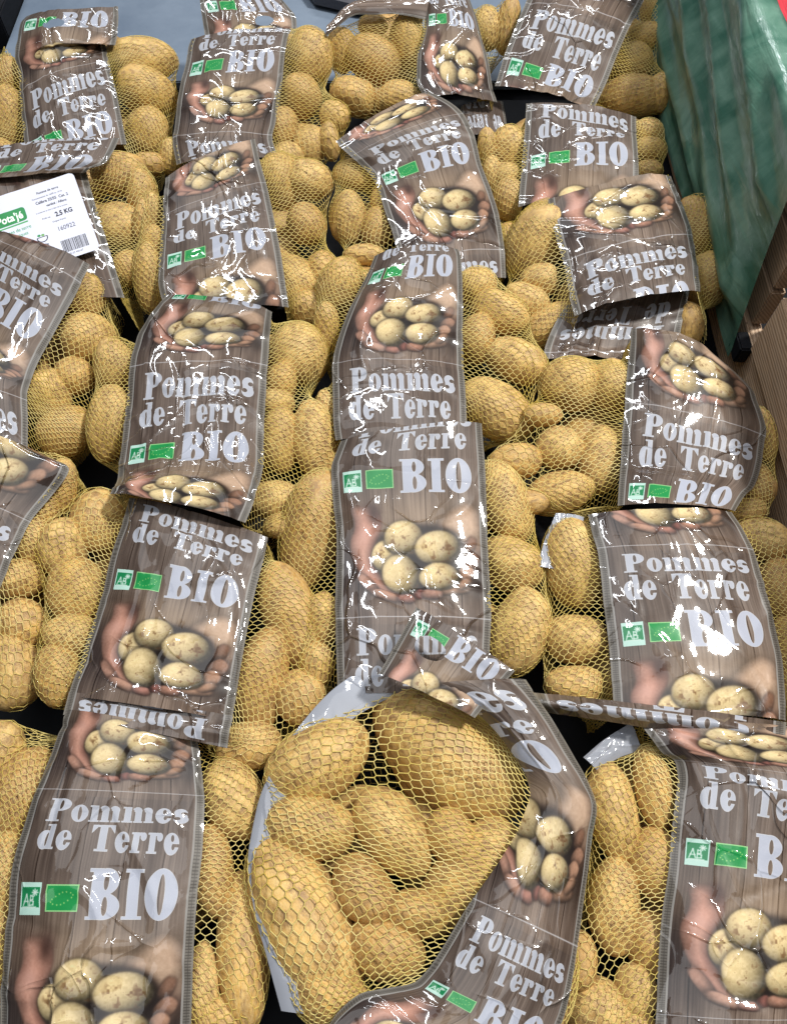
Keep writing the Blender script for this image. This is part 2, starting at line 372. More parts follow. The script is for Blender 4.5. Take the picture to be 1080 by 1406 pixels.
def make_potato_mat():
    m, t, b = mat('potato_skin', .5); L = t.links
    tc = nd(t, 'ShaderNodeTexCoord'); oi = nd(t, 'ShaderNodeObjectInfo')
    ad = nd(t, 'ShaderNodeVectorMath', operation='ADD'); L.new(tc.outputs['Object'], ad.inputs[0])
    mu = nd(t, 'ShaderNodeVectorMath', operation='SCALE'); mu.inputs['Scale'].default_value = 40; L.new(oi.outputs['Random'], mu.inputs[0]); L.new(mu.outputs[0], ad.inputs[1])
    V = ad.outputs[0]
    base = ramp(t, oi.outputs['Random'], ((0, (.47, .255, .065)), (.35, (.66, .395, .10)), (.7, (.74, .49, .165)), (1, (.58, .35, .085))))
    n1 = nd(t, 'ShaderNodeTexNoise', _Scale=2.2, _Detail=5.0, _Roughness=.6); L.new(V, n1.inputs['Vector'])
    c = mixc(t, ramp(t, n1.outputs['Fac'], ((.42, 0.0), (.60, .85))), base, (.38, .215, .065))
    n2 = nd(t, 'ShaderNodeTexNoise', _Scale=9.0, _Detail=6.0, _Roughness=.7); L.new(V, n2.inputs['Vector'])
    c = mixc(t, ramp(t, n2.outputs['Fac'], ((.40, 0.0), (.72, .65))), c, (.80, .60, .28))
    # russet dirt in rare patches
    n4 = nd(t, 'ShaderNodeTexNoise', _Scale=4.0, _Detail=6.0, _Roughness=.75); L.new(V, n4.inputs['Vector'])
    c = mixc(t, ramp(t, n4.outputs['Fac'], ((.50, 0.0), (.60, .8))), c, (.30, .175, .075))
    v = nd(t, 'ShaderNodeTexVoronoi', _Scale=3.4, _Randomness=1.0); L.new(V, v.inputs['Vector'])
    sp = ramp(t, v.outputs['Distance'], ((.07, 1.0), (.17, 0.0)))
    rs = ramp(t, v.outputs['Color'], ((.42, 0.0), (.5, 1.0)))
    c = mixc(t, math_(t, 'MULTIPLY', math_(t, 'MULTIPLY', sp, rs), .85), c, (.17, .09, .035))
    L.new(c, b.inputs['Base Color'])
    L.new(ramp(t, n2.outputs['Fac'], ((.3, .42), (.7, .62))), b.inputs['Roughness'])
    h = math_(t, 'ADD', math_(t, 'MULTIPLY', n2.outputs['Fac'], .8), math_(t, 'MULTIPLY', sp, -.5))
    n5 = nd(t, 'ShaderNodeTexNoise', _Scale=38.0, _Detail=3.0); L.new(V, n5.inputs['Vector'])
    h = math_(t, 'ADD', h, math_(t, 'MULTIPLY', n5.outputs['Fac'], .35))
    bp = nd(t, 'ShaderNodeBump', _Strength=.5, _Distance=.0012); L.new(h, bp.inputs['Height']); L.new(bp.outputs[0], b.inputs['Normal'])
    b.inputs['Subsurface Weight'].default_value = .06; b.inputs['Subsurface Radius'].default_value = (.004, .002, .001); b.inputs['Subsurface Scale'].default_value = 1.0
    return m
POT = make_potato_mat()
def make_net_mat():
    m, t, b = mat('net_thread', .38); L = t.links
    geo = nd(t, 'ShaderNodeNewGeometry'); n = nd(t, 'ShaderNodeTexNoise', _Scale=30.0); L.new(geo.outputs['Position'], n.inputs['Vector'])
    L.new(ramp(t, n.outputs['Fac'], ((.3, (.58, .43, .08)), (.7, (.80, .66, .26)))), b.inputs['Base Color'])
    b.inputs['Transmission Weight'].default_value = .0
    b.inputs['Specular IOR Level'].default_value = .6
    return m
NET = make_net_mat()
# ---------------------------------------------------------------- potatoes: a few shapes, shared
def ico(sub):
    import bmesh
    bm = bmesh.new(); bmesh.ops.create_icosphere(bm, subdivisions=sub, radius=1.0)
    V = np.array([v.co[:] for v in bm.verts]); Fc = np.array([[v.index for v in f.verts] for f in bm.faces]); bm.free(); return V, Fc
IV, IF = ico(4)
POTS = []
rnd = random.Random(3)
for k in range(14):
    V = IV.copy(); off = Vector((k*7.3, k*3.1, 0))
    for i in range(len(V)):
        p = Vector(V[i]); d = 1+.12*noise.noise(p*.8+off)+.03*noise.noise(p*1.9+off)+.008*noise.noise(p*5+off)
        V[i] *= d
    # blunt egg shape with a slight bend
    e = rnd.uniform(-.16, .16); V[:, 1] *= 1+e*V[:, 0]; V[:, 2] *= 1+e*V[:, 0]; V[:, 1] += rnd.uniform(-.13, .13)*V[:, 0]**2
    s = np.sign(V[:, 0])*np.abs(V[:, 0])**.93; V[:, 0] = s
    for q in range(rnd.randint(3, 6)):       # eyes
        d = np.array([rnd.gauss(0, 1) for _ in range(3)]); d /= np.linalg.norm(d)
        g = np.exp(-((V/np.linalg.norm(V, axis=1)[:, None]-d)**2).sum(1)/.012); V *= (1-.055*g)[:, None]
    V -= (V.max(0)+V.min(0))/2; V /= (V.max(0)-V.min(0))/2
    me = bpy.data.meshes.new('potato'); me.from_pydata(V.tolist(), [], IF.tolist()); me.polygons.foreach_set('use_smooth', np.ones(len(IF), bool)); me.materials.append(POT); POTS.append(me)
def place_potato(C, R3, rad, k):
    o = bpy.data.objects.new('potato', POTS[k % len(POTS)]); COL.objects.link(o)
    M = Matrix(((R3[0][0], R3[1][0], R3[2][0]), (R3[0][1], R3[1][1], R3[2][1]), (R3[0][2], R3[1][2], R3[2][2])))
    o.location = C; o.rotation_euler = M.to_euler(); o.scale = rad; return o
# ---------------------------------------------------------------- film strips
def catmull(P, tt):
    P = np.asarray(P, float); n = len(P); d = np.concatenate([[0], np.cumsum(np.maximum(np.linalg.norm(np.diff(P[:, :6], axis=0), axis=1), 1e-5))])
    d /= d[-1]; m = np.zeros_like(P)
    for i in range(n):
        if i == 0: m[i] = (P[1]-P[0])/(d[1]-d[0])
        elif i == n-1: m[i] = (P[-1]-P[-2])/(d[-1]-d[-2])
        else:
            a = (P[i]-P[i-1])/(d[i]-d[i-1]); b = (P[i+1]-P[i])/(d[i+1]-d[i]); m[i] = (a+b)/2
            same = a*b > 0; m[i] = np.where(same, 2*a*b/np.where(same, a+b, 1), 0) if True else m[i]
    i = np.clip(np.searchsorted(d, tt, side='right')-1, 0, n-2); h = (d[i+1]-d[i])[:, None]; s = ((tt-d[i])/h[:, 0])[:, None]
    return (2*s**3-3*s**2+1)*P[i]+(s**3-2*s**2+s)*h*m[i]+(-2*s**3+3*s**2)*P[i+1]+(s**3-s**2)*h*m[i+1]
def strip_rows(pl, rows, dz=0):
    R = []
    for r in rows:
        h = (r[5] if len(r) > 5 else 0)*.01+dz; u = (r[6], r[7]) if len(r) > 7 else (0., 1.)
        R.append([*pl.at(r[0], r[1], h), *pl.at(r[2], r[3], h), r[4], *u])
    return np.array(R)
def wr_noise(p, seed):
    q = Vector(p)+Vector((seed*3.7, seed*1.9, 0))
    a = noise.noise(q*13)*.0045+noise.noise(q*30)*.0012; b = noise.noise(q*60)*.0007
    c = 1-abs(noise.noise(q*19+Vector((5, 1, 2))))*7            # sharp ridges
    return a+b+max(0, c)**2*.0011
def build_strip(name, pl, rows, seed, parent, m, crown=.009, hole=None, thick=True, wr=1.0, nu=54):
    R = strip_rows(pl, rows); L = np.linalg.norm(np.diff((R[:, :3]+R[:, 3:6])/2, axis=0), axis=1).sum()
    nv = max(6, int(L/.0024)); tt = np.linspace(0, 1, nv+1); Q = catmull(R, tt)
    u = np.linspace(0, 1, nu+1)
    P = Q[:, None, :3]*(1-u)[None, :, None]+Q[:, None, 3:6]*u[None, :, None]
    cr = crown*(1-(2*np.abs(u-.5))**2.6)
    P = P+pl.n*(cr[None, :, None])
    U = Q[:, 7:8]*(1-u)+Q[:, 8:9]*u; T = np.repeat(Q[:, 6:7], nu+1, 1)
    if hole:
        hu, ht, ru, rt = hole; du = (U-hu)/ru; dt = (T-ht)/rt; r = np.hypot(du, dt)
        ing = r < 1
        # slide the ring of points nearest the rim onto it
    # sharp folds: long tents crossing the film
    rs = random.Random(seed*17+5); S_ = tt*L; X_ = u*.12; hgt = np.zeros((nv+1, nu+1))
    for q in range(int(5+L*30)):
        x0, y0 = rs.uniform(0, .12), rs.uniform(0, L); a = rs.choice([rs.uniform(-.5, .5), rs.uniform(1.1, 2.0)]); ln = rs.uniform(.02, .075); wd = rs.uniform(.0022, .005); am = rs.uniform(.0005, .0016)*rs.choice([1, 1, -1])
        bend = rs.uniform(-9, 9)
        dx = X_[None]-x0; dy = S_[:, None]-y0; al = dx*math.cos(a)+dy*math.sin(a); ac = -dx*math.sin(a)+dy*math.cos(a)+bend*al*al
        hgt += am*np.clip(1-np.abs(ac)/wd, 0, 1)*np.clip(1-(al/ln)**2, 0, 1)
    P = P+pl.n*(hgt*wr)[..., None]
    P = P.reshape(-1, 3); U = U.ravel(); T = T.ravel()
    for i in range(len(P)):
        P[i] += pl.n*(wr_noise(P[i], seed)*(.5+.5*wr))
    idx = np.arange((nv+1)*(nu+1)).reshape(nv+1, nu+1)
    Fc = np.stack([idx[:-1, :-1], idx[1:, :-1], idx[1:, 1:], idx[:-1, 1:]], -1).reshape(-1, 4)
    if hole:
        inn = (r.ravel() < 1)[Fc]; keep = inn.sum(1) < 3; Fc = Fc[keep]
        # move remaining inside points out to the rim
        ids = np.unique(Fc[(r.ravel() < 1)[Fc]])
        rr = r.reshape(nv+1, nu+1)
        dPu = np.gradient(P.reshape(nv+1, nu+1, 3), axis=1).reshape(-1, 3); dPv = np.gradient(P.reshape(nv+1, nu+1, 3), axis=0).reshape(-1, 3)
        gU = np.gradient(U.reshape(nv+1, nu+1), axis=1).ravel(); gT = np.gradient(T.reshape(nv+1, nu+1), axis=0).ravel()
        fr = r.ravel(); duf = du.ravel(); dtf = dt.ravel()
        for i in ids:
            s = 1/max(fr[i], .2)-1; P[i] += dPu[i]*(duf[i]*s*ru/gU[i])+dPv[i]*(dtf[i]*s*rt/gT[i]); U[i] += duf[i]*s*ru; T[i] += dtf[i]*s*rt
    a = P[Fc[:, 1]]-P[Fc[:, 0]]; b = P[Fc[:, 3]]-P[Fc[:, 0]]; N = np.cross(a, b).sum(0)
    if N @ (CAM-P.mean(0)) < 0: Fc = Fc[:, ::-1]
    uv = np.stack([U, 1-T/1.6], 1)
    o = mesh(name, P, Fc, m, parent, uvs=uv)
    return o, R
# ---------------------------------------------------------------- net wings
def wing(pl, E0, D0, pots, side, seed, nb=34):
    # E0: band-edge curve (n,3); D0: outward directions (n,3); pots: list (C, R3, rad) to rest on
    n = len(E0); s = np.linspace(0, 1, nb)
    al = np.linspace(-1, 1, n)
    tang = np.gradient(E0, axis=0); tang /= np.linalg.norm(tang, axis=1)[:, None]
    fa = np.radians(70)*np.sign(al)*np.abs(al)**1.6
    tp = tang-D0*(tang*D0).sum(1)[:, None]; tp /= np.linalg.norm(tp, axis=1)[:, None]; D = D0*np.cos(fa)[:, None]+tp*np.sin(fa)[:, None]; D /= np.linalg.norm(D, axis=1)[:, None]
    pn = np.cross(D, pl.n); pn /= np.linalg.norm(pn, axis=1)[:, None]
    SP_ = np.concatenate([(IV*(rad+.0015))@R3+C for C, R3, rad in pots])
    P = np.zeros((n, nb, 3))
    for i in range(n):
        rel = SP_-E0[i]; pd = np.abs(rel@pn[i]); x = rel@D[i]; y = rel@pl.n
        k = (pd < .006) & (x > -.004); xs, ys = x[k], y[k]
        xm = max(xs.max() if len(xs) else 0, .012)
        pts = sorted(set([(0.0, 0.0), (xm*.45, -.098)]+[(round(float(p), 4), round(float(q), 4)) for p, q in zip(xs, ys) if q > -.095]))
        # taut outline from the film edge over the potatoes and down: upper hull, then the outer lower one
        up = []
        for p in pts:
            while len(up) >= 2 and (up[-1][0]-up[-2][0])*(p[1]-up[-2][1])-(up[-1][1]-up[-2][1])*(p[0]-up[-2][0]) >= 0: up.pop()
            up.append(p)
        while up and up[0] != (0.0, 0.0) and up[0][0] < 0: up.pop(0)
        lo = []
        for p in reversed(pts):
            while len(lo) >= 2 and (lo[-1][0]-lo[-2][0])*(p[1]-lo[-2][1])-(lo[-1][1]-lo[-2][1])*(p[0]-lo[-2][0]) >= 0: lo.pop()
            lo.append(p)
        end = (xm*.45, -.098); lo2 = []
        for p in lo[1:]:
            lo2.append(p)
            if p[1] <= -.094: break
        if not up or up[0] != (0.0, 0.0): up = [(0.0, 0.0)]+up
        path = np.array(up+lo2+([end] if (not lo2 or lo2[-1][1] > -.09) else []), float)
        dd = np.concatenate([[0], np.cumsum(np.linalg.norm(np.diff(path, axis=0), axis=1))]); q = np.linspace(0, dd[-1], nb)
        P[i] = E0[i]+D[i]*np.interp(q, dd, path[:, 0])[:, None]+pl.n*np.interp(q, dd, path[:, 1])[:, None]
    Cs = np.array([c for c, _, _ in pots]); Rs = np.array([r for _, r, _ in pots]); Ra = np.array([r for _, _, r in pots])
    def collide(P, mg):
        sh = P.shape; Q = P.reshape(-1, 3)
        for c, r3, ra in zip(Cs, Rs, Ra):
            q = (Q-c)@r3.T/(ra+mg); r = np.linalg.norm(q, axis=1); i = r < 1
            if i.any(): Q[i] = ((q[i]/np.maximum(r[i], .15)[:, None])*(ra+mg))@r3+c
        return Q.reshape(sh)
    for it in range(10):
        B = P.copy(); B[1:-1, 1:-1] = (P[:-2, 1:-1]+P[2:, 1:-1]+P[1:-1, :-2]+P[1:-1, 2:])/4
        P = P+.7*(B-P); P[:, 1:-1] = collide(P[:, 1:-1].copy(), .0012)
    return P, collide
def bil(P, a, b):
    na, nb = P.shape[:2]; x = np.clip(a*(na-1), 0, na-1.0001); y = np.clip(b*(nb-1), 0, nb-1.0001)
    i = x.astype(int); j = y.astype(int); fx = (x-i)[..., None]; fy = (y-j)[..., None]
    return (P[i, j]*(1-fx)+P[i+1, j]*fx)*(1-fy)+(P[i, j+1]*(1-fx)+P[i+1, j+1]*fx)*fy
def hexnet(P, collide, rng, cell, rad, sides=3):
    La = np.linalg.norm(np.diff(P, axis=0), axis=2).sum(0).mean(); Lb = np.linalg.norm(np.diff(P, axis=1), axis=2).sum(1).mean()
    na = max(6, int(La/(cell*.56))); nb = max(6, int(Lb/(cell*.5)))
    # arc-length table along b so cells keep an even size
    I, J = np.meshgrid(np.arange(na+1), np.arange(nb+1), indexing='ij')
    k = (I+J) % 2 == 0
    gx = rng.random((7, 7)); 
    a0 = I/na; b0 = J/nb
    sm = lambda g, a, b: bil(np.dstack([g, g, g]), a, b)[..., 0]
    wa = (sm(rng.random((7, 7)), a0, b0)-.5)*.05; wb = (sm(rng.random((7, 7)), a0, b0)-.5)*.05
    ja = rng.normal(0, .05, I.shape)/na; jb = rng.normal(0, .05, I.shape)/nb
    fa = np.clip(a0+wa*np.sin(PI*a0)+ja, 0, 1); fb = np.where(J == 0, 0, np.clip(b0+wb*np.sin(PI*b0)+jb, 0, 1))
    dl = .24/na
    V0 = bil(P, np.clip(fa-dl, 0, 1), fb); V1 = bil(P, np.clip(fa+dl, 0, 1), fb)
    V0 = collide(V0, .0011); V1 = collide(V1, .0011)
    N = (na+1)*(nb+1); idx = np.arange(N).reshape(na+1, nb+1)
    V = np.concatenate([V0.reshape(-1, 3), V1.reshape(-1, 3)])
    Ed = [np.stack([idx[k], idx[k]+N], 1)]
    for dj in (1, -1):
        js = slice(0, nb) if dj == 1 else slice(1, nb+1); jt = slice(1, nb+1) if dj == 1 else slice(0, nb)
        kk = k[:-1, js]; Ed.append(np.stack([(idx[:-1, js]+N)[kk], idx[1:, jt][kk]], 1))
    return V, np.concatenate(Ed)
def tubes(V, E, rad, sides=3):
    A = V[E[:, 0]]; B = V[E[:, 1]]; d = B-A; L = np.linalg.norm(d, axis=1); ok = L > 1e-5; A = A[ok]; B = B[ok]; d = d[ok]/L[ok][:, None]
    ref = np.where(np.abs(d[:, 2:3]) < .9, np.array([[0, 0, 1.]]), np.array([[1., 0, 0]])); x = np.cross(d, ref); x /= np.linalg.norm(x, axis=1)[:, None]; y = np.cross(x, d)
    n = len(A); vs = []
    for base, ext in ((A, -rad*.5), (B, rad*.5)):
        for k in range(sides):
            a = 2*PI*k/sides+.5; vs.append(base+d*ext+(x*math.cos(a)+y*math.sin(a))*rad)
    VV = np.stack(vs, 1).reshape(-1, 3); o = (np.arange(n)*2*sides)[:, None]; fs = []
    for k in range(sides):
        k2 = (k+1) % sides; fs.append(np.concatenate([o+k, o+k2, o+sides+k2, o+sides+k], 1))
    return VV, np.concatenate(fs)
def to_px(P):
    q = P-CAM; z = q@FW; return 540+F*(q@RT)/z, 703-F*(q@UP)/z
# ---------------------------------------------------------------- the bags, read off the place through the camera
# strip rows: (xL, yL, xR, yR, print position down the film [, height cm [, uL, uR]])
# potatoes: (x, y, half length, half width, angle clockwise)
BAGS = [
 dict(n='handle', wk=1.8, c=(110, 130), sy=.22, lab='net bag in the far left corner with its film handle standing up',
      short='far left corner bag', wr=(4, 99),
      strips=[[(38, 25, 162, 8, -1.22, 1.2), (30, 34, 162, 18, -1.14, 1.2), (25, 56, 160, 42, -.90, 1.0), (20, 78, 157, 60, -.72, .8),
               (23, 90, 143, 55, -.55, .4), (26, 104, 146, 68, -.32), (27, 133, 150, 88, .0), (30, 164, 158, 118, .2), (33, 192, 165, 150, .42), (38, 225, 174, 198, .78)]],
      holes=[(0, .38, -1.0, .11, .07)],
      pots=[(195, 84, 46, 27, 0), (202, 126, 39, 29, 22), (204, 182, 32, 28, 90), (206, 226, 22, 15, 0), (10, 105, 25, 18, 90), (12, 162, 40, 21, 85), (8, 215, 24, 18, 60)]),
 dict(n='dark', c=(330, 130), sy=.22, lab='net bag at the back with a dark two-holed film handle behind it',
      short='back bag with dark handle',
      strips=[[(262, 52, 400, 40, .12), (258, 64, 395, 54, .27), (256, 80, 392, 71, .42), (248, 115, 388, 106, .72), (243, 150, 381, 146, 1.18),
               (240, 172, 378, 170, 1.42), (237, 190, 374, 187, 1.56), (242, 225, 382, 218, 1.83)],
              [(273, -14, 372, -14, .36, -1.5), (275, 6, 396, 8, .52, -1.5), (278, 30, 407, 28, .8, -1.5), (282, 56, 408, 50, 1.1, -1.5)]],
      holes=[(1, .30, .84, .13, .05), (1, .66, .83, .10, .10)],
      pots=[(425, 78, 34, 30, 90), (413, 132, 28, 27, 0), (426, 200, 25, 22, 90), (459, 160, 20, 19, 0), (452, 194, 24, 13, 80), (388, 178, 28, 20, 90), (235, 215, 22, 15, 90), (393, 215, 24, 18, 0)]),
 dict(n='open', c=(560, 80), sy=.22, lab='net bag in the back row whose film lies on its right side',
      short='back bag with film aside', nw=(1, 1),
      strips=[[(572, -14, 640, -14, .15), (583, 18, 655, 28, .46), (582, 40, 660, 50, .68), (573, 75, 670, 85, .97), (572, 110, 676, 122, 1.3), (583, 135, 682, 140, 1.46)],
              [(690, 138, 632, 145, .47, -1.6), (695, 165, 634, 165, .33, -1.6), (697, 188, 642, 186, .18, -1.6)],
              [(447, 52, 450, 36, 1.485, .8), (494, 21, 485, 4, 1.50, 1.0), (545, 20, 548, -6, 1.515, 1.0), (584, 26, 592, -12, 1.53, .6)]],
      pots=[(512, 82, 38, 28, 25), (470, 70, 27, 20, 85), (512, 36, 20, 13, 0), (560, 58, 34, 24, 80), (485, 132, 31, 23, 25), (544, 133, 30, 20, 0), (667, 40, 26, 20, 90), (695, 36, 34, 16, 100)]),
 dict(n='tilted', wk=1.9, c=(790, 70), sy=.22, lab='net bag in the far right corner beside the green sheet',
      short='far right corner bag', nw=(1, 1),
      strips=[[(745, -30, 892, -14, -.38, 1), (727, -8, 872, 22, -.15, 1), (718, 12, 860, 46, .0, 1), (706, 42, 845, 80, .2, 1), (694, 72, 832, 113, .42, 1), (679, 118, 813, 150, .76, 1)]],
      pots=[(887, 50, 25, 17, 0), (864, 83, 30, 22, 0), (864, 132, 45, 26, 3), (895, 16, 20, 16, 90), (905, 128, 24, 16, 90)]),
 dict(n='white', c=(800, 205), sy=.2, lab='net bag by the green sheet, second from the back, a white streak across Terre',
      short='second bag along green sheet',
      strips=[[(722, 143, 873, 160, .0), (721, 163, 873, 186, .19), (719, 194, 874, 196, .37), (718, 205, 874, 201, .42), (715, 240, 876, 234, .68), (713, 260, 877, 250, .8), (711, 285, 878, 270, 1.0)]],
      pots=[(698, 206, 30, 23, 90), (697, 274, 27, 20, 90), (668, 200, 22, 12, 90), (674, 238, 22, 13, 90), (888, 184, 20, 18, 0), (890, 207, 22, 17, 0), (888, 235, 19, 14, 0), (694, 243, 20, 18, 0)]),
 dict(n='fold', c=(600, 260), sy=.18, lab='net bag in the second row centre with the film top folded over',
      short='folded-top bag, second row centre',
      strips=[[(461, 192, 588, 126, -.85, 1.2), (467, 200, 606, 134, -.52, 1.2), (480, 212, 634, 154, -.08, .9), (493, 224, 645, 172, .19, .4), (508, 238, 652, 190, .40), (520, 262, 660, 226, .67),
               (528, 290, 676, 268, .99), (538, 318, 685, 300, 1.23), (545, 345, 690, 328, 1.43), (550, 372, 693, 352, 1.62), (556, 395, 694, 382, 1.82)]],
      pots=[(478, 298, 34, 24, 90), (516, 312, 26, 19, 90), (486, 240, 27, 20, 0), (500, 350, 27, 14, 0), (700, 330, 18, 22, 0), (525, 275, 20, 16, 90)]),
 dict(n='flap', wk=2.2, c=(865, 350), sy=.14, lab='crumpled shiny net bag by the green sheet with an upside-down flap below',
      short='crumpled bag by green sheet',
      strips=[[(752, 273, 922, 238, .78, 1), (757, 297, 930, 264, 1.0, .6), (765, 328, 940, 300, 1.3, .4), (770, 346, 946, 317, 1.47, .4), (776, 370, 950, 336, 1.62, .6), (781, 396, 955, 358, 1.80, 1),
               (785, 420, 960, 378, 1.98, 1.8), (788, 434, 962, 398, 2.08, 1.8)],
              [(948, 392, 778, 420, .47, -.2), (942, 412, 766, 436, .36, -.4), (930, 475, 748, 476, .0, -.6), (925, 492, 744, 494, -.1, -.8)]],
      pots=[(735, 332, 54, 36, -62), (722, 415, 32, 23, 20), (754, 446, 42, 24, -32), (955, 312, 40, 27, 90), (968, 384, 36, 31, 90), (943, 448, 32, 21, 95), (740, 385, 26, 22, 0)]),
 dict(n='crease', c=(305, 310), sy=.18, lab='net bag left of centre, second row, film sloping up above the creased one',
      short='second row bag, left of centre',
      strips=[[(228, 246, 350, 190, -.78, 1), (225, 272, 357, 222, -.45, .5), (223, 298, 366, 254, -.02), (221, 326, 372, 280, .2), (219, 346, 378, 309, .42), (217, 378, 385, 345, .69),
               (220, 404, 391, 384, .95), (229, 424, 397, 424, 1.15)]],
      pots=[(386, 250, 36, 29, 80), (425, 248, 31, 25, 15), (420, 308, 28, 25, 60), (411, 390, 38, 30, 80), (442, 372, 26, 21, 90), (427, 422, 28, 22, 0), (211, 335, 25, 15, 90), (205, 382, 46, 19, 85), (208, 290, 24, 12, 90)]),
 dict(n='price', wk=1.6, c=(70, 300), sy=.16, lab='net bag at the left with the white paper label on dark film',
      short='bag with white paper label',
      strips=[[(-58, 262, 116, 226, 1.44, .3), (-50, 300, 128, 270, 1.49), (-35, 360, 148, 335, 1.54), (-15, 440, 172, 410, 1.59)],
              [(-20, 206, 163, 186, .14, 1.6), (-24, 220, 158, 198, .30, 1.7), (-30, 236, 146, 222, .5, 1.6), (-40, 256, 120, 238, .72, 1.0)]],
      label=[(-45, 283), (100, 236), (138, 341), (-8, 390)],
      pots=[(164, 240, 36, 27, 0), (194, 262, 28, 20, 80), (166, 312, 35, 31, 0), (176, 369, 24, 21, 90), (196, 305, 30, 12, 90)]),
 dict(n='slant', c=(40, 470), sy=.13, lab='net bag at the left edge under the labelled one, lettering running downhill',
      short='bag below the labelled one', nw=(1, 1),
      strips=[[(-20, 315, 124, 364, -.20, .8), (-44, 322, 104, 402, .04, .6), (-60, 365, 82, 446, .42), (-82, 400, 60, 488, .68), (-95, 440, 45, 520, 1.0), (-102, 490, 38, 540, 1.45), (-108, 520, 38, 552, 1.56), (-108, 600, 38, 622, 1.86)]],
      pots=[(122, 465, 37, 33, 10), (103, 516, 27, 25, 0), (65, 545, 38, 31, 90), (91, 592, 38, 32, -40), (118, 405, 30, 25, 60)]),
 dict(n='low', c=(-10, 760), sy=.08, lab='net bag cut off by the left edge, only a film corner and potatoes showing',
      short='cut-off bag, left edge',
      strips=[[(-95, 570, 60, 622, .98, .6), (-100, 590, 94, 644, 1.1, .6), (-108, 625, 68, 680, 1.30, .3), (-115, 655, 42, 715, 1.54), (-125, 690, 31, 738, 1.7), (-140, 760, 0, 808, 2.1), (-150, 830, -22, 870, 2.4)]],
      pots=[(82, 668, 38, 22, 95), (26, 795, 34, 27, 0), (30, 857, 36, 32, 40), (18, 922, 50, 36, 85), (48, 742, 34, 25, 90), (62, 700, 26, 18, 90)], nw=(0, 1)),
 dict(n='glossy', wk=2.0, c=(270, 560), sy=.10, lab='net bag left of centre, third row, lower film end folded up over potatoes',
      short='third row bag, left of centre',
      strips=[[(231, 405, 374, 430, -1.1, 1.0), (222, 416, 373, 438, -.88, .8), (205, 436, 372, 450, -.68, .5), (188, 462, 370, 471, -.42), (180, 492, 369, 493, -.13), (177, 518, 367, 517, .02), (173, 556, 365, 554, .19),
               (169, 604, 362, 599, .42, .4), (163, 648, 360, 645, .69, 1.2), (158, 666, 350, 684, 1.0, 2.4), (151, 678, 337, 718, 1.35, 2.8)]],
      pots=[(408, 487, 42, 40, 80), (386, 524, 27, 20, 90), (384, 604, 45, 26, 92), (432, 607, 56, 29, 80), (377, 687, 36, 26, 0), (160, 500, 34, 27, 90), (152, 582, 52, 28, 95), (395, 722, 32, 18, 0), (378, 555, 26, 20, 0)]),
 dict(n='pale', c=(550, 480), sy=.10, lab='net bag just above the middle one, printed hands over de Terre',
      short='bag just above the middle',
      strips=[[(514, 350, 628, 345, .25, .4), (506, 370, 632, 356, .42, .2), (492, 400, 634, 388, .67), (476, 436, 635, 428, .97), (463, 470, 635, 465, 1.27), (457, 492, 636, 492, 1.45), (456, 500, 636, 503, 1.56),
               (456, 510, 637, 512, 1.62), (457, 545, 639, 546, 1.79), (458, 583, 640, 582, 1.97), (461, 606, 642, 604, 2.08)]],
      pots=[(466, 392, 38, 27, -60), (449, 450, 34, 16, 90), (655, 393, 26, 24, 0), (686, 430, 40, 27, 22), (654, 465, 34, 24, 90), (708, 495, 43, 28, 22), (680, 563, 54, 36, 35), (448, 560, 24, 14, 90)]),
 dict(n='right', c=(870, 600), sy=.10, lab='net bag beside the bare wooden wall, lettering sloping down to the right',
      short='bag beside bare wooden wall',
      strips=[[(866, 452, 978, 486, -.85, .6), (864, 478, 1012, 512, -.66, .4), (861, 505, 1036, 540, -.45), (858, 540, 1050, 585, -.15), (857, 564, 1047, 612, .02), (854, 596, 1043, 640, .18), (851, 640, 1034, 668, .36),
               (850, 655, 1022, 680, .43, .6), (847, 695, 1008, 702, .68, 1.2)]],
      pots=[(783, 528, 41, 35, 0), (838, 530, 34, 31, 60), (768, 615, 32, 29, 0), (706, 634, 36, 24, -8), (822, 631, 46, 27, 92), (768, 676, 46, 28, -14), (724, 690, 28, 17, 0), (1034, 662, 32, 24, 60), (1018, 702, 30, 18, 0), (1048, 596, 36, 14, 80), (745, 570, 26, 16, 0)]),
 dict(n='diag', wk=1.8, c=(240, 850), sy=.05, lab='net bag at lower left, film leaning right above an upside-down Pommes flap',
      short='leaning lower left bag',
      strips=[[(178, 684, 368, 738, -.03), (170, 714, 362, 768, .18), (160, 742, 357, 788, .36), (153, 766, 353, 804, .42), (141, 814, 344, 846, .67), (126, 858, 335, 895, .97), (109, 908, 326, 948, 1.25), (97, 940, 321, 980, 1.46, .4), (93, 955, 319, 992, 1.53, .8)],
              [(321, 984, 92, 948, .24, 1.2), (313, 1028, 84, 980, .0, 1.3)]],
      pots=[(135, 714, 42, 36, 95), (86, 752, 40, 31, 90), (108, 812, 47, 38, 80), (82, 926, 42, 29, 85), (98, 872, 36, 28, 0), (402, 850, 80, 36, 66), (358, 930, 68, 35, 100), (413, 958, 38, 32, 90), (342, 1024, 44, 31, -8)]),
 dict(n='middle', c=(560, 770), sy=.05, lab='net bag in the very middle with flat upright film and five printed potatoes',
      short='very middle bag',
      strips=[[(468, 608, 661, 581, .14, .4), (459, 630, 663, 612, .32), (455, 643, 665, 636, .42), (457, 685, 667, 682, .66), (462, 742, 669, 742, .97), (461, 797, 672, 797, 1.25), (460, 832, 674, 833, 1.46), (461, 851, 674, 851, 1.55),
               (461, 866, 673, 866, 1.62), (462, 903, 671, 903, 1.78), (464, 955, 668, 955, 2.0)]],
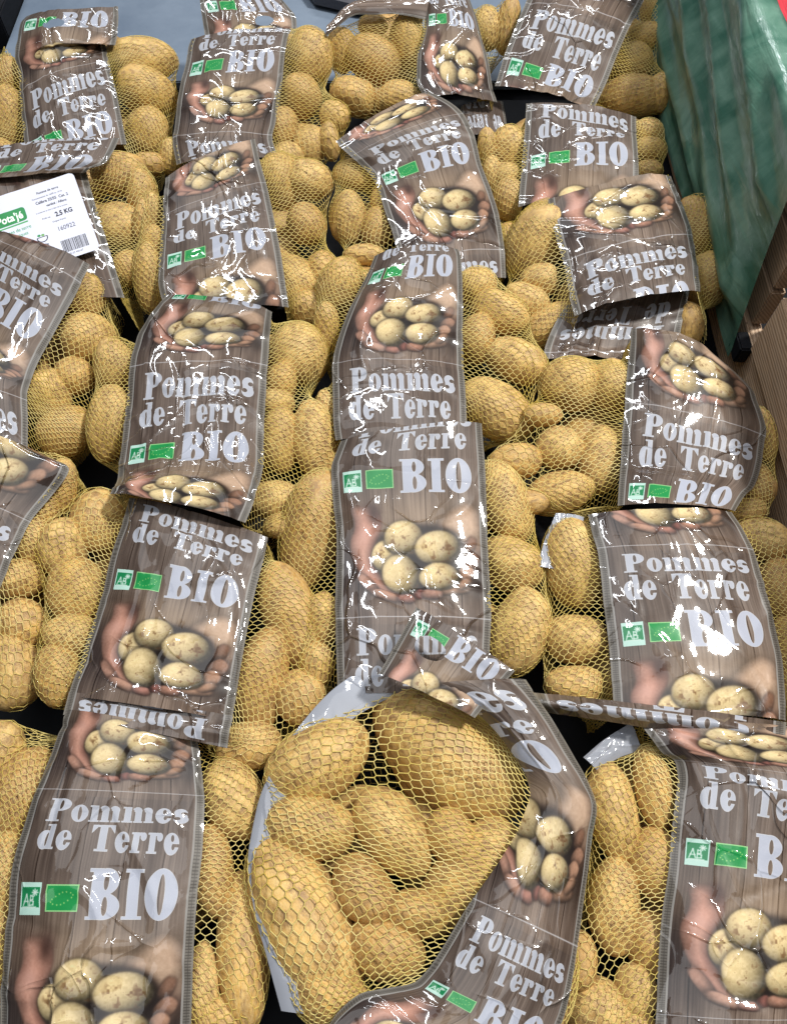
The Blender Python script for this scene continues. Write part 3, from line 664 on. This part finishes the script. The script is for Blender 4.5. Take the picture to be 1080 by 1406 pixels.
      pots=[(428, 728, 82, 39, 102), (442, 850, 36, 23, 90), (692, 690, 58, 32, 68), (702, 776, 44, 35, 20), (712, 867, 60, 38, 108), (436, 912, 30, 22, 90)]),
 dict(n='arched', c=(930, 850), sy=.05, lab='net bag at the right edge, film arching above a rolled lower hem',
      short='right edge bag, rolled hem',
      strips=[[(807, 706, 1003, 704, -.42), (812, 732, 1020, 732, -.2), (820, 762, 1036, 764, .0), (824, 790, 1044, 790, .18), (828, 830, 1055, 830, .37), (830, 844, 1060, 843, .42), (836, 897, 1070, 893, .67), (839, 935, 1074, 933, .87), (843, 975, 1076, 990, 1.1)],
              [(1078, 992, 733, 950, .24, .9), (1076, 1010, 738, 962, .13, 1.7), (1068, 1030, 752, 978, .0, .8)]],
      pots=[(786, 774, 60, 38, 80), (788, 878, 43, 32, 0), (788, 942, 38, 26, 0), (1043, 740, 36, 27, 15), (1068, 808, 42, 28, 85), (1082, 890, 42, 24, 88), (1090, 960, 40, 24, 88)], back=[(762, 706, 800, 712), (748, 740, 795, 745), (737, 778, 790, 785)]),
 dict(n='left', wk=1.8, c=(170, 1230), sy=.03, lab='net bag in the bottom left corner under a long shiny film',
      short='bottom left corner bag',
      strips=[[(94, 975, 268, 1004, -.78), (84, 1000, 273, 1024, -.60), (72, 1030, 277, 1050, -.42), (58, 1070, 280, 1082, -.15), (52, 1084, 281, 1093, -.05), (47, 1096, 281, 1106, .02), (36, 1130, 280, 1134, .19), (25, 1164, 278, 1176, .36), (18, 1190, 276, 1195, .42),
               (11, 1262, 271, 1262, .66), (7, 1300, 268, 1300, .8), (3, 1345, 266, 1345, .98), (0, 1412, 262, 1412, 1.25), (-2, 1470, 260, 1470, 1.48)]],
      pots=[(30, 1088, 60, 38, 105), (5, 1026, 36, 27, 80), (4, 1200, 56, 28, 92), (320, 1098, 56, 38, 62), (292, 1195, 58, 27, 84), (333, 1302, 94, 33, 88), (278, 1348, 48, 22, 90), (302, 1400, 36, 28, 0), (-8, 1310, 60, 26, 90)]),
 dict(n='front', c=(560, 1180), sy=.02, lab='big front centre net bag turned sideways, potatoes bare behind yellow mesh',
      short='front centre sideways bag', wr=(3, 15), z=.015,
      strips=[[(571, 835, 706, 922, .40, 1.2, 0, 1), (545, 882, 676, 955, .74, 1.3, 0, 1), (520, 925, 652, 985, 1.05, 1.3, 0, 1)],
              [(565, 945, 722, 932, -1.62, .8, .66, 1), (620, 958, 735, 952, -1.52, .8, .70, 1), (668, 990, 757, 985, -1.38, .6, .72, 1), (702, 1032, 785, 1035, -1.1, .4, .74, 1), (722, 1066, 808, 1078, -.9, .2, .66, 1), (727, 1086, 818, 1106, -.78, .2, .5, 1),
               (715, 1128, 813, 1148, -.62, .2, .42, 1), (693, 1170, 806, 1205, -.38, .2, .2, 1), (655, 1225, 796, 1285, -.10, .2, .05, 1), (640, 1246, 790, 1322, .02, .2, 0, 1), (618, 1283, 783, 1362, .20, .2), (598, 1315, 775, 1394, .37), (586, 1332, 768, 1412, .43), (566, 1350, 752, 1460, .67),
               (535, 1356, 700, 1500, .86), (500, 1362, 610, 1530, 1.1), (462, 1392, 530, 1540, 1.3), (440, 1430, 480, 1560, 1.5)]],
      main=1, holes=[(0, .30, .66, .15, .10)],
      pots=[(610, 1034, 122, 72, 40), (437, 1046, 78, 55, -32), (427, 1136, 64, 46, 5), (540, 1142, 68, 48, 52), (622, 1152, 44, 36, 50), (499, 1222, 52, 41, 50), (636, 1206, 98, 46, -50), (416, 1262, 124, 66, 64), (530, 1306, 56, 41, 18), (452, 1368, 62, 42, 30), (764, 1350, 62, 27, 100), (570, 1250, 40, 30, 0)],
      back=[(505, 912, 545, 952), (447, 955, 480, 990), (392, 1026, 425, 1050), (352, 1110, 385, 1125), (340, 1180, 378, 1195), (350, 1250, 390, 1260), (366, 1310, 410, 1310), (386, 1388, 450, 1395)]),
 dict(n='corner', wk=1.4, c=(990, 1210), sy=.03, lab='net bag in the bottom right corner, film running off the right edge',
      short='bottom right corner bag', nw=(1, 1),
      strips=[[(878, 992, 1085, 998, -.85, .2), (895, 1015, 1120, 1022, -.6, .4), (908, 1033, 1140, 1050, -.35, .2), (926, 1046, 1165, 1085, .0), (930, 1062, 1165, 1106, .17), (927, 1104, 1163, 1146, .36), (924, 1130, 1162, 1165, .42), (918, 1192, 1158, 1224, .67), (908, 1262, 1153, 1286, .97),
               (903, 1332, 1150, 1347, 1.25), (901, 1378, 1147, 1387, 1.45), (900, 1392, 1146, 1398, 1.55), (899, 1412, 1145, 1416, 1.62), (897, 1470, 1143, 1470, 1.9)]],
      pots=[(838, 1114, 62, 33, 78), (897, 1082, 54, 24, 80), (896, 1186, 46, 35, 80), (842, 1242, 60, 33, 92), (893, 1296, 40, 33, 90), (821, 1388, 44, 40, 0), (872, 1362, 34, 27, 90), (796, 1318, 36, 22, 90), (868, 1410, 30, 26, 0)],
      back=[(866, 992, 880, 1030), (828, 1016, 850, 1040), (800, 1040, 820, 1060)]),
]

# ---------------------------------------------------------------- build the bags
ORD = ['topmost', 'second', 'third', 'fourth', 'fifth', 'sixth', 'seventh', 'eighth', 'ninth', 'tenth', 'eleventh', 'twelfth']
tris = 0
for bi, B in enumerate(BAGS):
    rng = np.random.default_rng(100+bi); rd = random.Random(bi)
    pl = Plane(B['c'], B['sy'], .09+B.get('z', 0))
    root = empty('potato_bag', Vector(pl.at(*B['c'])-np.array([0, 0, .085])))
    tag(root, B['lab'], 'bag of potatoes', 'net bags of potatoes in the bin')
    mi = B.get('main', 0); holes = {h[0]: h[1:] for h in B.get('holes', [])}
    mainR = None
    for si, rows in enumerate(B['strips']):
        nm = 'printed_film' if si == mi else 'film_flap'
        o, R = build_strip(nm, pl, rows, bi*3+si, root, FILM, crown=(.010 if B['sy'] < .17 else .006) if si == mi else .004, hole=holes.get(si), wr=B.get('wk', 1.1))
        if si == mi: mainR = R
    if 'back' in B:
        build_strip('film_back', pl, [(*r, .1, -1.6) for r in B['back']], bi+50, root, FILMW, crown=.002)
    if 'label' in B:
        (x0, y0), (x1, y1), (x2, y2), (x3, y3) = B['label']
        n = 24; a, b = np.meshgrid(np.linspace(0, 1, n+1), np.linspace(0, 1, n+1))
        # rounded corners: pull the grid corners in
        aa = a*2-1; bb = b*2-1; rc = .09
        cx = np.maximum(np.abs(aa)-(1-rc), 0)/rc; cy = np.maximum(np.abs(bb)-(1-rc*1.25), 0)/(rc*1.25); rr = np.hypot(cx, cy); f = np.where(rr > 1e-6, np.maximum(cx, cy)/np.maximum(rr, 1e-6), 1)
        aa = np.where(cx > 0, np.sign(aa)*((1-rc)+rc*cx*f), aa); bb = np.where(cy > 0, np.sign(bb)*((1-rc*1.25)+rc*1.25*cy*f), bb)
        a = (aa+1)/2; b = (bb+1)/2
        X = (x0*(1-a)+x1*a)*(1-b)+(x3*(1-a)+x2*a)*b; Y = (y0*(1-a)+y1*a)*(1-b)+(y3*(1-a)+y2*a)*b
        P = pl.at(X, Y, np.full(X.shape, .0155)); P = P.reshape(-1, 3)
        for i in range(len(P)): P[i] += pl.n*wr_noise(P[i], bi*3)*.35
        idx = np.arange((n+1)**2).reshape(n+1, n+1); Fc = np.stack([idx[:-1, :-1], idx[1:, :-1], idx[1:, 1:], idx[:-1, 1:]], -1).reshape(-1, 4)
        o = mesh('paper_label', P, Fc, LABEL, root, uvs=np.stack([a.ravel(), 1-b.ravel()], 1)); o['label'] = 'white paper label with price, weight and barcode'
    # potatoes
    pots = []; objs = []; wf = .93 if B['n'] == 'front' else 1.0
    i0, i1 = B.get('wr', (0, 99)); Rm = mainR[i0:i1]
    mid = (Rm[:, :3]+Rm[:, 3:6])/2
    for k, (px, py, a, b, ang) in enumerate(B['pots']):
        r = ray(px, py); rn = r/np.linalg.norm(r)
        dep = (pl.at(px, py, -.03)-CAM)@FW; a = a*(1.0 if wf < 1 else 1.05); b = b*(wf if wf < 1 else 1.07); b_m = b*dep/F
        h = -.004-b_m+(.006 if b_m > .025 else .002)+rd.uniform(-.003, .001)
        E = pl.at(px, py, h); dep = (E-CAM)@FW; A = a*dep/F; Bm = b*dep/F; Cm = min(Bm*.95, .034)
        t = math.radians(ang); lx = RT*math.cos(t)-UP*math.sin(t); lx = lx-rn*(lx@rn); lx /= np.linalg.norm(lx); lz = -rn; ly = np.cross(lz, lx)
        R3 = np.array([lx, ly, lz]); rad = np.array([A, Bm, Cm])
        pots.append((E, R3, rad)); objs.append((place_potato(E, R3, rad, rd.randrange(14)), px, py))
    for o, px, py in objs:
        yy = np.array([r[1]+r[3] for r in B['strips'][mi]][i0:i1])/2; xx = np.array([r[0]+r[2] for r in B['strips'][mi]][i0:i1])/2
        xm = float(np.interp(py, yy, xx)) if yy[-1] > yy[0] else float(xx.mean()); o['_s'] = 'left' if px < xm else 'right'; o['_y'] = py
    for s in ('left', 'right'):
        L = sorted([o for o, _, _ in objs if o['_s'] == s], key=lambda o: o['_y'])
        for q, o in enumerate(L):
            wd = 'only' if len(L) == 1 else ORD[q]+(' from the top' if 0 < q else '')
            wd = 'only' if len(L) == 1 else ('topmost' if q == 0 else ('lowest' if q == len(L)-1 else ORD[q]+' highest'))
            tag(o, '%s potato %s of the film, %s' % (wd, s, B['short']), 'potato', 'potatoes inside the net bags')
    for o, _, _ in objs: del o['_s']; del o['_y']
    # a deeper layer seen in the gaps
    lower = []; lo = []
    for k, (px, py, a, b, ang) in enumerate(B['pots'][:6]):
        if k % 2: continue
        q = B['pots'][(k+2) % len(B['pots'])]
        X = px*.6+B['c'][0]*.4+rd.uniform(-12, 12); Y = py*.85+B['c'][1]*.15+rd.uniform(-12, 12)
        E = pl.at(X, Y, -.058); 
        if E[2] < .024: E[2] = .024
        th = rd.uniform(0, PI); R3 = np.array([[math.cos(th), math.sin(th), 0], [-math.sin(th), math.cos(th), 0], [0, 0, 1]]); rad = np.array([.036, .026, .022])*rd.uniform(.9, 1.1)
        o = place_potato(E, R3, rad, rd.randrange(14)); lower.append((E, R3, rad))
        lo.append((X, o))
    for q, (X, o) in enumerate(sorted(lo, key=lambda z: z[0])):
        tag(o, '%s shadowed lower potato in the %s' % (('leftmost', 'middle', 'rightmost')[q], B['short']), 'potato', 'potatoes inside the net bags')
    # net
    tt = np.linspace(0, 1, max(10, int(np.linalg.norm(np.diff(mid, axis=0), axis=1).sum()/.006))); Q = catmull(Rm, tt)
    for o_, side in ((0, 'left'), (1, 'right')):
        if B.get('nw', (1, 1))[o_] == 0: continue
        E0 = Q[:, :3] if side == 'left' else Q[:, 3:6]; Oth = Q[:, 3:6] if side == 'left' else Q[:, :3]
        D0 = E0-Oth; D0 /= np.linalg.norm(D0, axis=1)[:, None]
        E1 = E0-D0*.004-pl.n*.0008
        sp = [p for p in pots+lower]
        mine = [p for p in pots if ((p[0]-Q[:, :3].mean(0))@D0.mean(0)) > ((Oth-Q[:, :3].mean(0)).mean(0)@D0.mean(0))+.5*np.linalg.norm((E0-Oth).mean(0))]
        if not mine: continue
        P, col = wing(pl, E1, D0, mine, side, bi)
        dep = (E0.mean(0)-CAM)@FW; cell = .0064
        V, Ed = hexnet(P, col, rng, cell, .0005)
        # keep only what is above the floor
        ok = (V[Ed[:, 0], 2] > .004) & (V[Ed[:, 1], 2] > .004); Ed = Ed[ok]
        TV, TF = tubes(V, Ed, .00036 if B['n'] == 'front' else .00029)
        tris += len(TF)*2
        o = mesh('net', TV, TF, NET, root); o['kind'] = 'stuff'
print('net tris', tris, 'potatoes', sum(1 for o in COL.objects if o.name.startswith('potato') and o.type == 'MESH'), time.time()-T0)
# ---------------------------------------------------------------- the bin: floor, wooden side, green sheet, back panel
def wood_mat(name, c0, c1, axis=(1, 14, 14), rough=.6):
    m, t, b = mat(name, rough); L = t.links
    tc = nd(t, 'ShaderNodeTexCoord'); mp = nd(t, 'ShaderNodeMapping'); L.new(tc.outputs['UV'], mp.inputs[0]); oi = nd(t, 'ShaderNodeObjectInfo')
    mp.inputs['Scale'].default_value = (1, 9, 1)
    ad = nd(t, 'ShaderNodeVectorMath', operation='ADD'); L.new(mp.outputs[0], ad.inputs[0]); mu = nd(t, 'ShaderNodeVectorMath', operation='SCALE'); mu.inputs['Scale'].default_value = 13
    L.new(oi.outputs['Random'], mu.inputs[0]); L.new(mu.outputs[0], ad.inputs[1])
    n = nd(t, 'ShaderNodeTexNoise', _Scale=9.0, _Detail=6.0, _Distortion=.6); L.new(ad.outputs[0], n.inputs['Vector'])
    wv = nd(t, 'ShaderNodeTexWave', wave_type='BANDS', bands_direction='Y', _Scale=3.2, _Distortion=5.0, _Detail=3.0); L.new(ad.outputs[0], wv.inputs['Vector'])
    f = math_(t, 'ADD', math_(t, 'MULTIPLY', n.outputs['Fac'], .6), math_(t, 'MULTIPLY', wv.outputs['Fac'], .4))
    c = ramp(t, f, ((.3, c0), (.7, c1)))
    v = nd(t, 'ShaderNodeTexVoronoi', _Scale=5.0); mp2 = nd(t, 'ShaderNodeMapping'); mp2.inputs['Scale'].default_value = (2.4, 3, 1); L.new(tc.outputs['UV'], mp2.inputs[0]); L.new(mp2.outputs[0], v.inputs['Vector'])
    c = mixc(t, ramp(t, v.outputs['Distance'], ((.03, .85), (.07, 0.0))), c, (.06, .03, .02))
    L.new(c, b.inputs['Base Color'])
    bp = nd(t, 'ShaderNodeBump', _Strength=.4, _Distance=.001); L.new(f, bp.inputs['Height']); L.new(bp.outputs[0], b.inputs['Normal'])
    return m
WOOD = wood_mat('pale_wood', (.38, .25, .16), (.66, .49, .34)); WOODD = wood_mat('brown_wood', (.28, .19, .125), (.46, .33, .22))
def boxm(name, P0, ax, ay, az, m, parent=None, bev=.0015, uvs=2.0):
    """box from corner P0 with edge vectors ax (length), ay (thickness), az (height), bevelled edges"""
    import bmesh
    bm = bmesh.new(); P0, ax, ay, az = map(Vector, (P0, ax, ay, az))
    vs = [bm.verts.new(P0+ax*i+ay*j+az*k) for i in (0, 1) for j in (0, 1) for k in (0, 1)]
    for f in ((0, 1, 3, 2), (4, 6, 7, 5), (0, 4, 5, 1), (2, 3, 7, 6), (0, 2, 6, 4), (1, 5, 7, 3)): bm.faces.new([vs[i] for i in f])
    bmesh.ops.recalc_face_normals(bm, faces=bm.faces)
    if bev: bmesh.ops.bevel(bm, geom=bm.edges[:], offset=bev, segments=2, affect='EDGES')
    uvl = bm.loops.layers.uv.new('UVMap'); ln = ax.length; hn = max(az.length, ay.length)
    for f in bm.faces:
        for l in f.loops:
            r = l.vert.co-P0; l[uvl].uv = (r.dot(ax)/ln*uvs, (r.dot(az)/az.length+r.dot(ay)/ay.length)*uvs)
    me = bpy.data.meshes.new(name); bm.to_mesh(me); bm.free(); me.materials.append(m)
    o = bpy.data.objects.new(name, me); COL.objects.link(o)
    if parent: o.parent = parent; o.matrix_parent_inverse = Matrix.Translation(-parent.location)
    return o
# floor of the bin: black plastic with a rib grid; shop floor beyond
m_, t_, b_ = mat('black_plastic', .7, (.008, .009, .012))
n_ = nd(t_, 'ShaderNodeTexNoise', _Scale=40.0, _Detail=4.0); t_.links.new(ramp(t_, n_.outputs['Fac'], ((.4, (.004, .005, .007)), (.7, (.011, .012, .016)))), b_.inputs['Base Color'])
b_.inputs['Specular IOR Level'].default_value = .2; BLACK = m_
g0 = Plane((540, 703), 0, 0.0)
fl = mesh('bin_floor', [(-.75, -.35, 0), (.70, -.35, 0), (.70, 1.7, 0), (-.75, 1.7, 0)], [[0, 1, 2, 3]], BLACK, smooth=False); tag(fl, kind='structure')
tag(fl, 'black plastic floor of the bin under the bags', None)
m2, t2, b2 = mat('shop_floor', .5); n2_ = nd(t2, 'ShaderNodeTexNoise', _Scale=6.0, _Detail=5.0)
t2.links.new(ramp(t2, n2_.outputs['Fac'], ((.3, (.05, .05, .06)), (.7, (.09, .09, .10)))), b2.inputs['Base Color'])
sf = mesh('floor', [(-6, -4, -.5), (6, -4, -.5), (6, 9, -.5), (-6, 9, -.5)], [[0, 1, 2, 3]], m2, smooth=False); tag(sf, kind='structure')
# side wall line (foot at z=.05 just right of the bags)
WP = Plane((1000, 420), 0, .05)
pA = WP.at(1078, 690); pB = WP.at(906, 60); dW = pB-pA; dW[2] = 0; dW /= np.linalg.norm(dW); nW = np.array([dW[1], -dW[0], 0])   # nW points out of the bin (right)
def onwall(s, z, out=0.0): p = pA+dW*s+nW*out; return np.array([p[0], p[1], z])
def wall_hit(px, py, out=0.0):
    """where the line of sight meets the wall's plane: (s, z)"""
    r = ray(px, py); q = pA+nW*out-CAM; k = (q@nW)/(r@nW); p = CAM+r*k; return float((p-pA)@dW), float(p[2])
print('wall hits', [(a, wall_hit(*a)) for a in ((1020, 480), (1040, 485), (1080, 400), (1080, 330), (1080, 100), (1035, 0), (1000, 420), (915, 180), (1062, 640), (905, 0))])
side = empty('wooden_side', Vector(onwall(.2, 0)))
tag(side, 'pale wooden plank side of the bin running along its right edge', 'bin side')
def plank(s0, s1, z0, z1, out=0.0, th=.014, m=WOOD, uvs=3.0, name='plank'):
    return boxm(name, onwall(s0, z0, out), dW*(s1-s0), nW*th, np.array([0, 0, z1-z0]), m, side, uvs=uvs)
plank(-.50, .86, .0, .066); 
plank(-.50, .150, .070, .137, -.006); plank(-.50, .150, .140, .205, -.004); plank(-.50, .150, .208, .225, -.002)
for a, b in ((.070, .112), (.116, .158), (.162, .216)): plank(.178, .86, a, b, .002, m=WOODD)
plank(.150, .176, .030, .150, .016, .03, m=WOODD, name='post')
plank(.152, .174, .046, .066, -.012, .012, m=BLACK, name='bracket')
# green sheet hung over the far boards
m_, t_, b_ = mat('green_sheet', .32); L_ = t_.links
tc_ = nd(t_, 'ShaderNodeTexCoord'); n1_ = nd(t_, 'ShaderNodeTexNoise', _Scale=7.0, _Detail=4.0, _Distortion=1.0); L_.new(tc_.outputs['UV'], n1_.inputs['Vector'])
mp_ = nd(t_, 'ShaderNodeMapping'); mp_.inputs['Scale'].default_value = (60, 2, 1); L_.new(tc_.outputs['UV'], mp_.inputs[0])
n2_ = nd(t_, 'ShaderNodeTexNoise', _Scale=1.0, _Detail=2.0); L_.new(mp_.outputs[0], n2_.inputs['Vector'])
c_ = mixc(t_, ramp(t_, n1_.outputs['Fac'], ((.35, 0.0), (.65, 1.0))), (.045, .16, .11), (.17, .33, .25)); c_ = mixc(t_, math_(t_, 'MULTIPLY', n2_.outputs['Fac'], .35), c_, (.03, .11, .08))
L_.new(c_, b_.inputs['Base Color']); b_.inputs['Alpha'].default_value = .90
n3_ = nd(t_, 'ShaderNodeTexNoise', _Scale=14.0, _Detail=4.0, _Roughness=.6, _Distortion=.8); L_.new(tc_.outputs['UV'], n3_.inputs['Vector'])
v_ = nd(t_, 'ShaderNodeTexVoronoi', feature='DISTANCE_TO_EDGE', _Scale=5.0); L_.new(tc_.outputs['UV'], v_.inputs['Vector'])
mp2_ = nd(t_, 'ShaderNodeMapping'); mp2_.inputs['Scale'].default_value = (2.2, 16, 1); mp2_.inputs['Rotation'].default_value = (0, 0, .12); L_.new(tc_.outputs['UV'], mp2_.inputs[0])
n4_ = nd(t_, 'ShaderNodeTexNoise', _Scale=1.0, _Detail=4.0, _Distortion=1.2); L_.new(mp2_.outputs[0], n4_.inputs['Vector']); h_ = math_(t_, 'ADD', math_(t_, 'MULTIPLY', n3_.outputs['Fac'], .35), math_(t_, 'MULTIPLY', n4_.outputs['Fac'], .9))
bp_ = nd(t_, 'ShaderNodeBump', _Strength=.8, _Distance=.002); L_.new(h_, bp_.inputs['Height']); L_.new(bp_.outputs[0], b_.inputs['Normal'])
b_.inputs['Coat Weight'].default_value = .7; b_.inputs['Coat Roughness'].default_value = .12; L_.new(bp_.outputs[0], b_.inputs['Coat Normal'])
prof = [(-.010, .040), (-.011, .075), (-.011, .11), (-.011, .15), (-.010, .19), (-.008, .216), (-.002, .223), (.010, .224), (.022, .222), (.027, .210), (.030, .17), (.032, .12)]
nv_, ns_ = 66, 150; V_ = []; U_ = []
pr = np.array(prof); dl = np.concatenate([[0], np.cumsum(np.linalg.norm(np.diff(pr, axis=0), axis=1))]); dl /= dl[-1]
for i in range(nv_+1):
    f = i/nv_; o_ = np.interp(f, dl, pr[:, 0]); z_ = np.interp(f, dl, pr[:, 1])
    front = max(0.0, 1-max(0, (z_-.05))/.17) if f < .55 else 0
    s_lo = .164+max(0, z_-.05)*.30 if f < .6 else .205
    for j in range(ns_+1):
        s_ = s_lo+(.90-s_lo)*j/ns_
        g = Vector((s_*1.5+z_*2.0, z_*20-s_*3.2, 3)); r1 = 1-abs(noise.noise(g))*3.2; r2 = noise.noise(g*2.3); r3 = noise.noise(Vector((s_*9, z_*45, 1)))
        amp = 1 if f < .55 else .25
        bulge = amp*(.011*max(0, r1)+.005*r2+.002*r3)*(min(1, (j/8)) if True else 1)
        edge = 0 if f > .05 else .006*noise.noise(Vector((s_*14, 0, 0)))
        V_.append(onwall(s_, z_+edge, o_-max(-.001, bulge)-.002)); U_.append((s_*4, f*1.2))
ix = np.arange((nv_+1)*(ns_+1)).reshape(nv_+1, ns_+1); F_ = np.stack([ix[:-1, :-1], ix[1:, :-1], ix[1:, 1:], ix[:-1, 1:]], -1).reshape(-1, 4)
gs = mesh('plastic_sheet', V_, F_, m_, uvs=U_); tag(gs, 'crumpled green translucent plastic sheet hung over the right side of the bin', 'plastic sheet')
# back panel behind the bags
m_, t_, b_ = mat('blue_grey_board', .6); tc_ = nd(t_, 'ShaderNodeTexCoord'); n1_ = nd(t_, 'ShaderNodeTexNoise', _Scale=9.0, _Detail=6.0, _Roughness=.65); t_.links.new(tc_.outputs['Object'], n1_.inputs['Vector'])
t_.links.new(ramp(t_, n1_.outputs['Fac'], ((.3, (.11, .15, .21)), (.7, (.19, .24, .31)))), b_.inputs['Base Color'])
BP = Plane((240, 112), 0, .016); q0 = BP.at(16, 70); q1 = BP.at(700, 112)
bk = boxm('back_board', (q0[0]-.01, q1[1], .004), (1.35, 0, 0), (-.0, .75, 0), (0, 0, .012), m_, uvs=1); tag(bk, 'blue grey board lying flat behind the back row of bags', 'board')
DP = Plane((470, 5), 0, .022); pts = [DP.at(x, y) for x, y in ((405, -30), (560, -30), (530, 22), (492, 20), (432, 6))]  # flat dark grey polygon resting on the board
V_ = [tuple(p) for p in pts]+[(p[0], p[1], p[2]+.012) for p in pts]
m3_, t3_, b3_ = mat('dark_grey', .55); n3_ = nd(t3_, 'ShaderNodeTexNoise', _Scale=30.0, _Detail=4.0); t3_.links.new(ramp(t3_, n3_.outputs['Fac'], ((.3, (.045, .045, .055)), (.7, (.08, .08, .095)))), b3_.inputs['Base Color'])
bm_ = bpy.data.meshes.new('dark_shape'); bm_.from_pydata(V_, [], [(0, 1, 2, 3, 4), (9, 8, 7, 6, 5)]+[(i, i+5, (i+1) % 5+5, (i+1) % 5) for i in range(5)]); bm_.materials.append(m3_)
ob_ = bpy.data.objects.new('dark_shape', bm_); COL.objects.link(ob_); tag(ob_, 'flat dark grey shape lying on the board behind the open back bag', 'mat')
pp_ = Plane((4, 60), 0, .02).at(6, 60)
bl = boxm('plastic_block', (pp_[0]-.09, pp_[1]+.02, .0), (.09, 0, 0), (0, .5, 0), (0, 0, .045), BLACK); tag(bl, 'black plastic block at the far left corner behind the bags', 'block')
# red box standing outside the bin
m_, t_, b_ = mat('red_plastic', .4, (.55, .03, .05)); n1_ = nd(t_, 'ShaderNodeTexNoise', _Scale=20.0); t_.links.new(ramp(t_, n1_.outputs['Fac'], ((.3, (.48, .025, .04)), (.7, (.62, .05, .07)))), b_.inputs['Base Color'])
s0_, z0_ = wall_hit(1062, 30, .085); print('red', s0_, z0_)
rb = empty('red_box', Vector(onwall(s0_, 0, .11))); tag(rb, 'red box outside the bin at the top right corner', 'box')
boxm('wall', onwall(s0_-.10, -.4, .085), dW*.6, nW*.010, np.array([0, 0, z0_+.4]), m_, rb); boxm('wall', onwall(s0_-.10, -.4, .385), dW*.6, nW*.010, np.array([0, 0, z0_+.4]), m_, rb)
boxm('rim', onwall(s0_-.11, z0_, .078), dW*.62, nW*.03, np.array([0, 0, .016]), m_, rb)


print('built in', time.time()-T0)
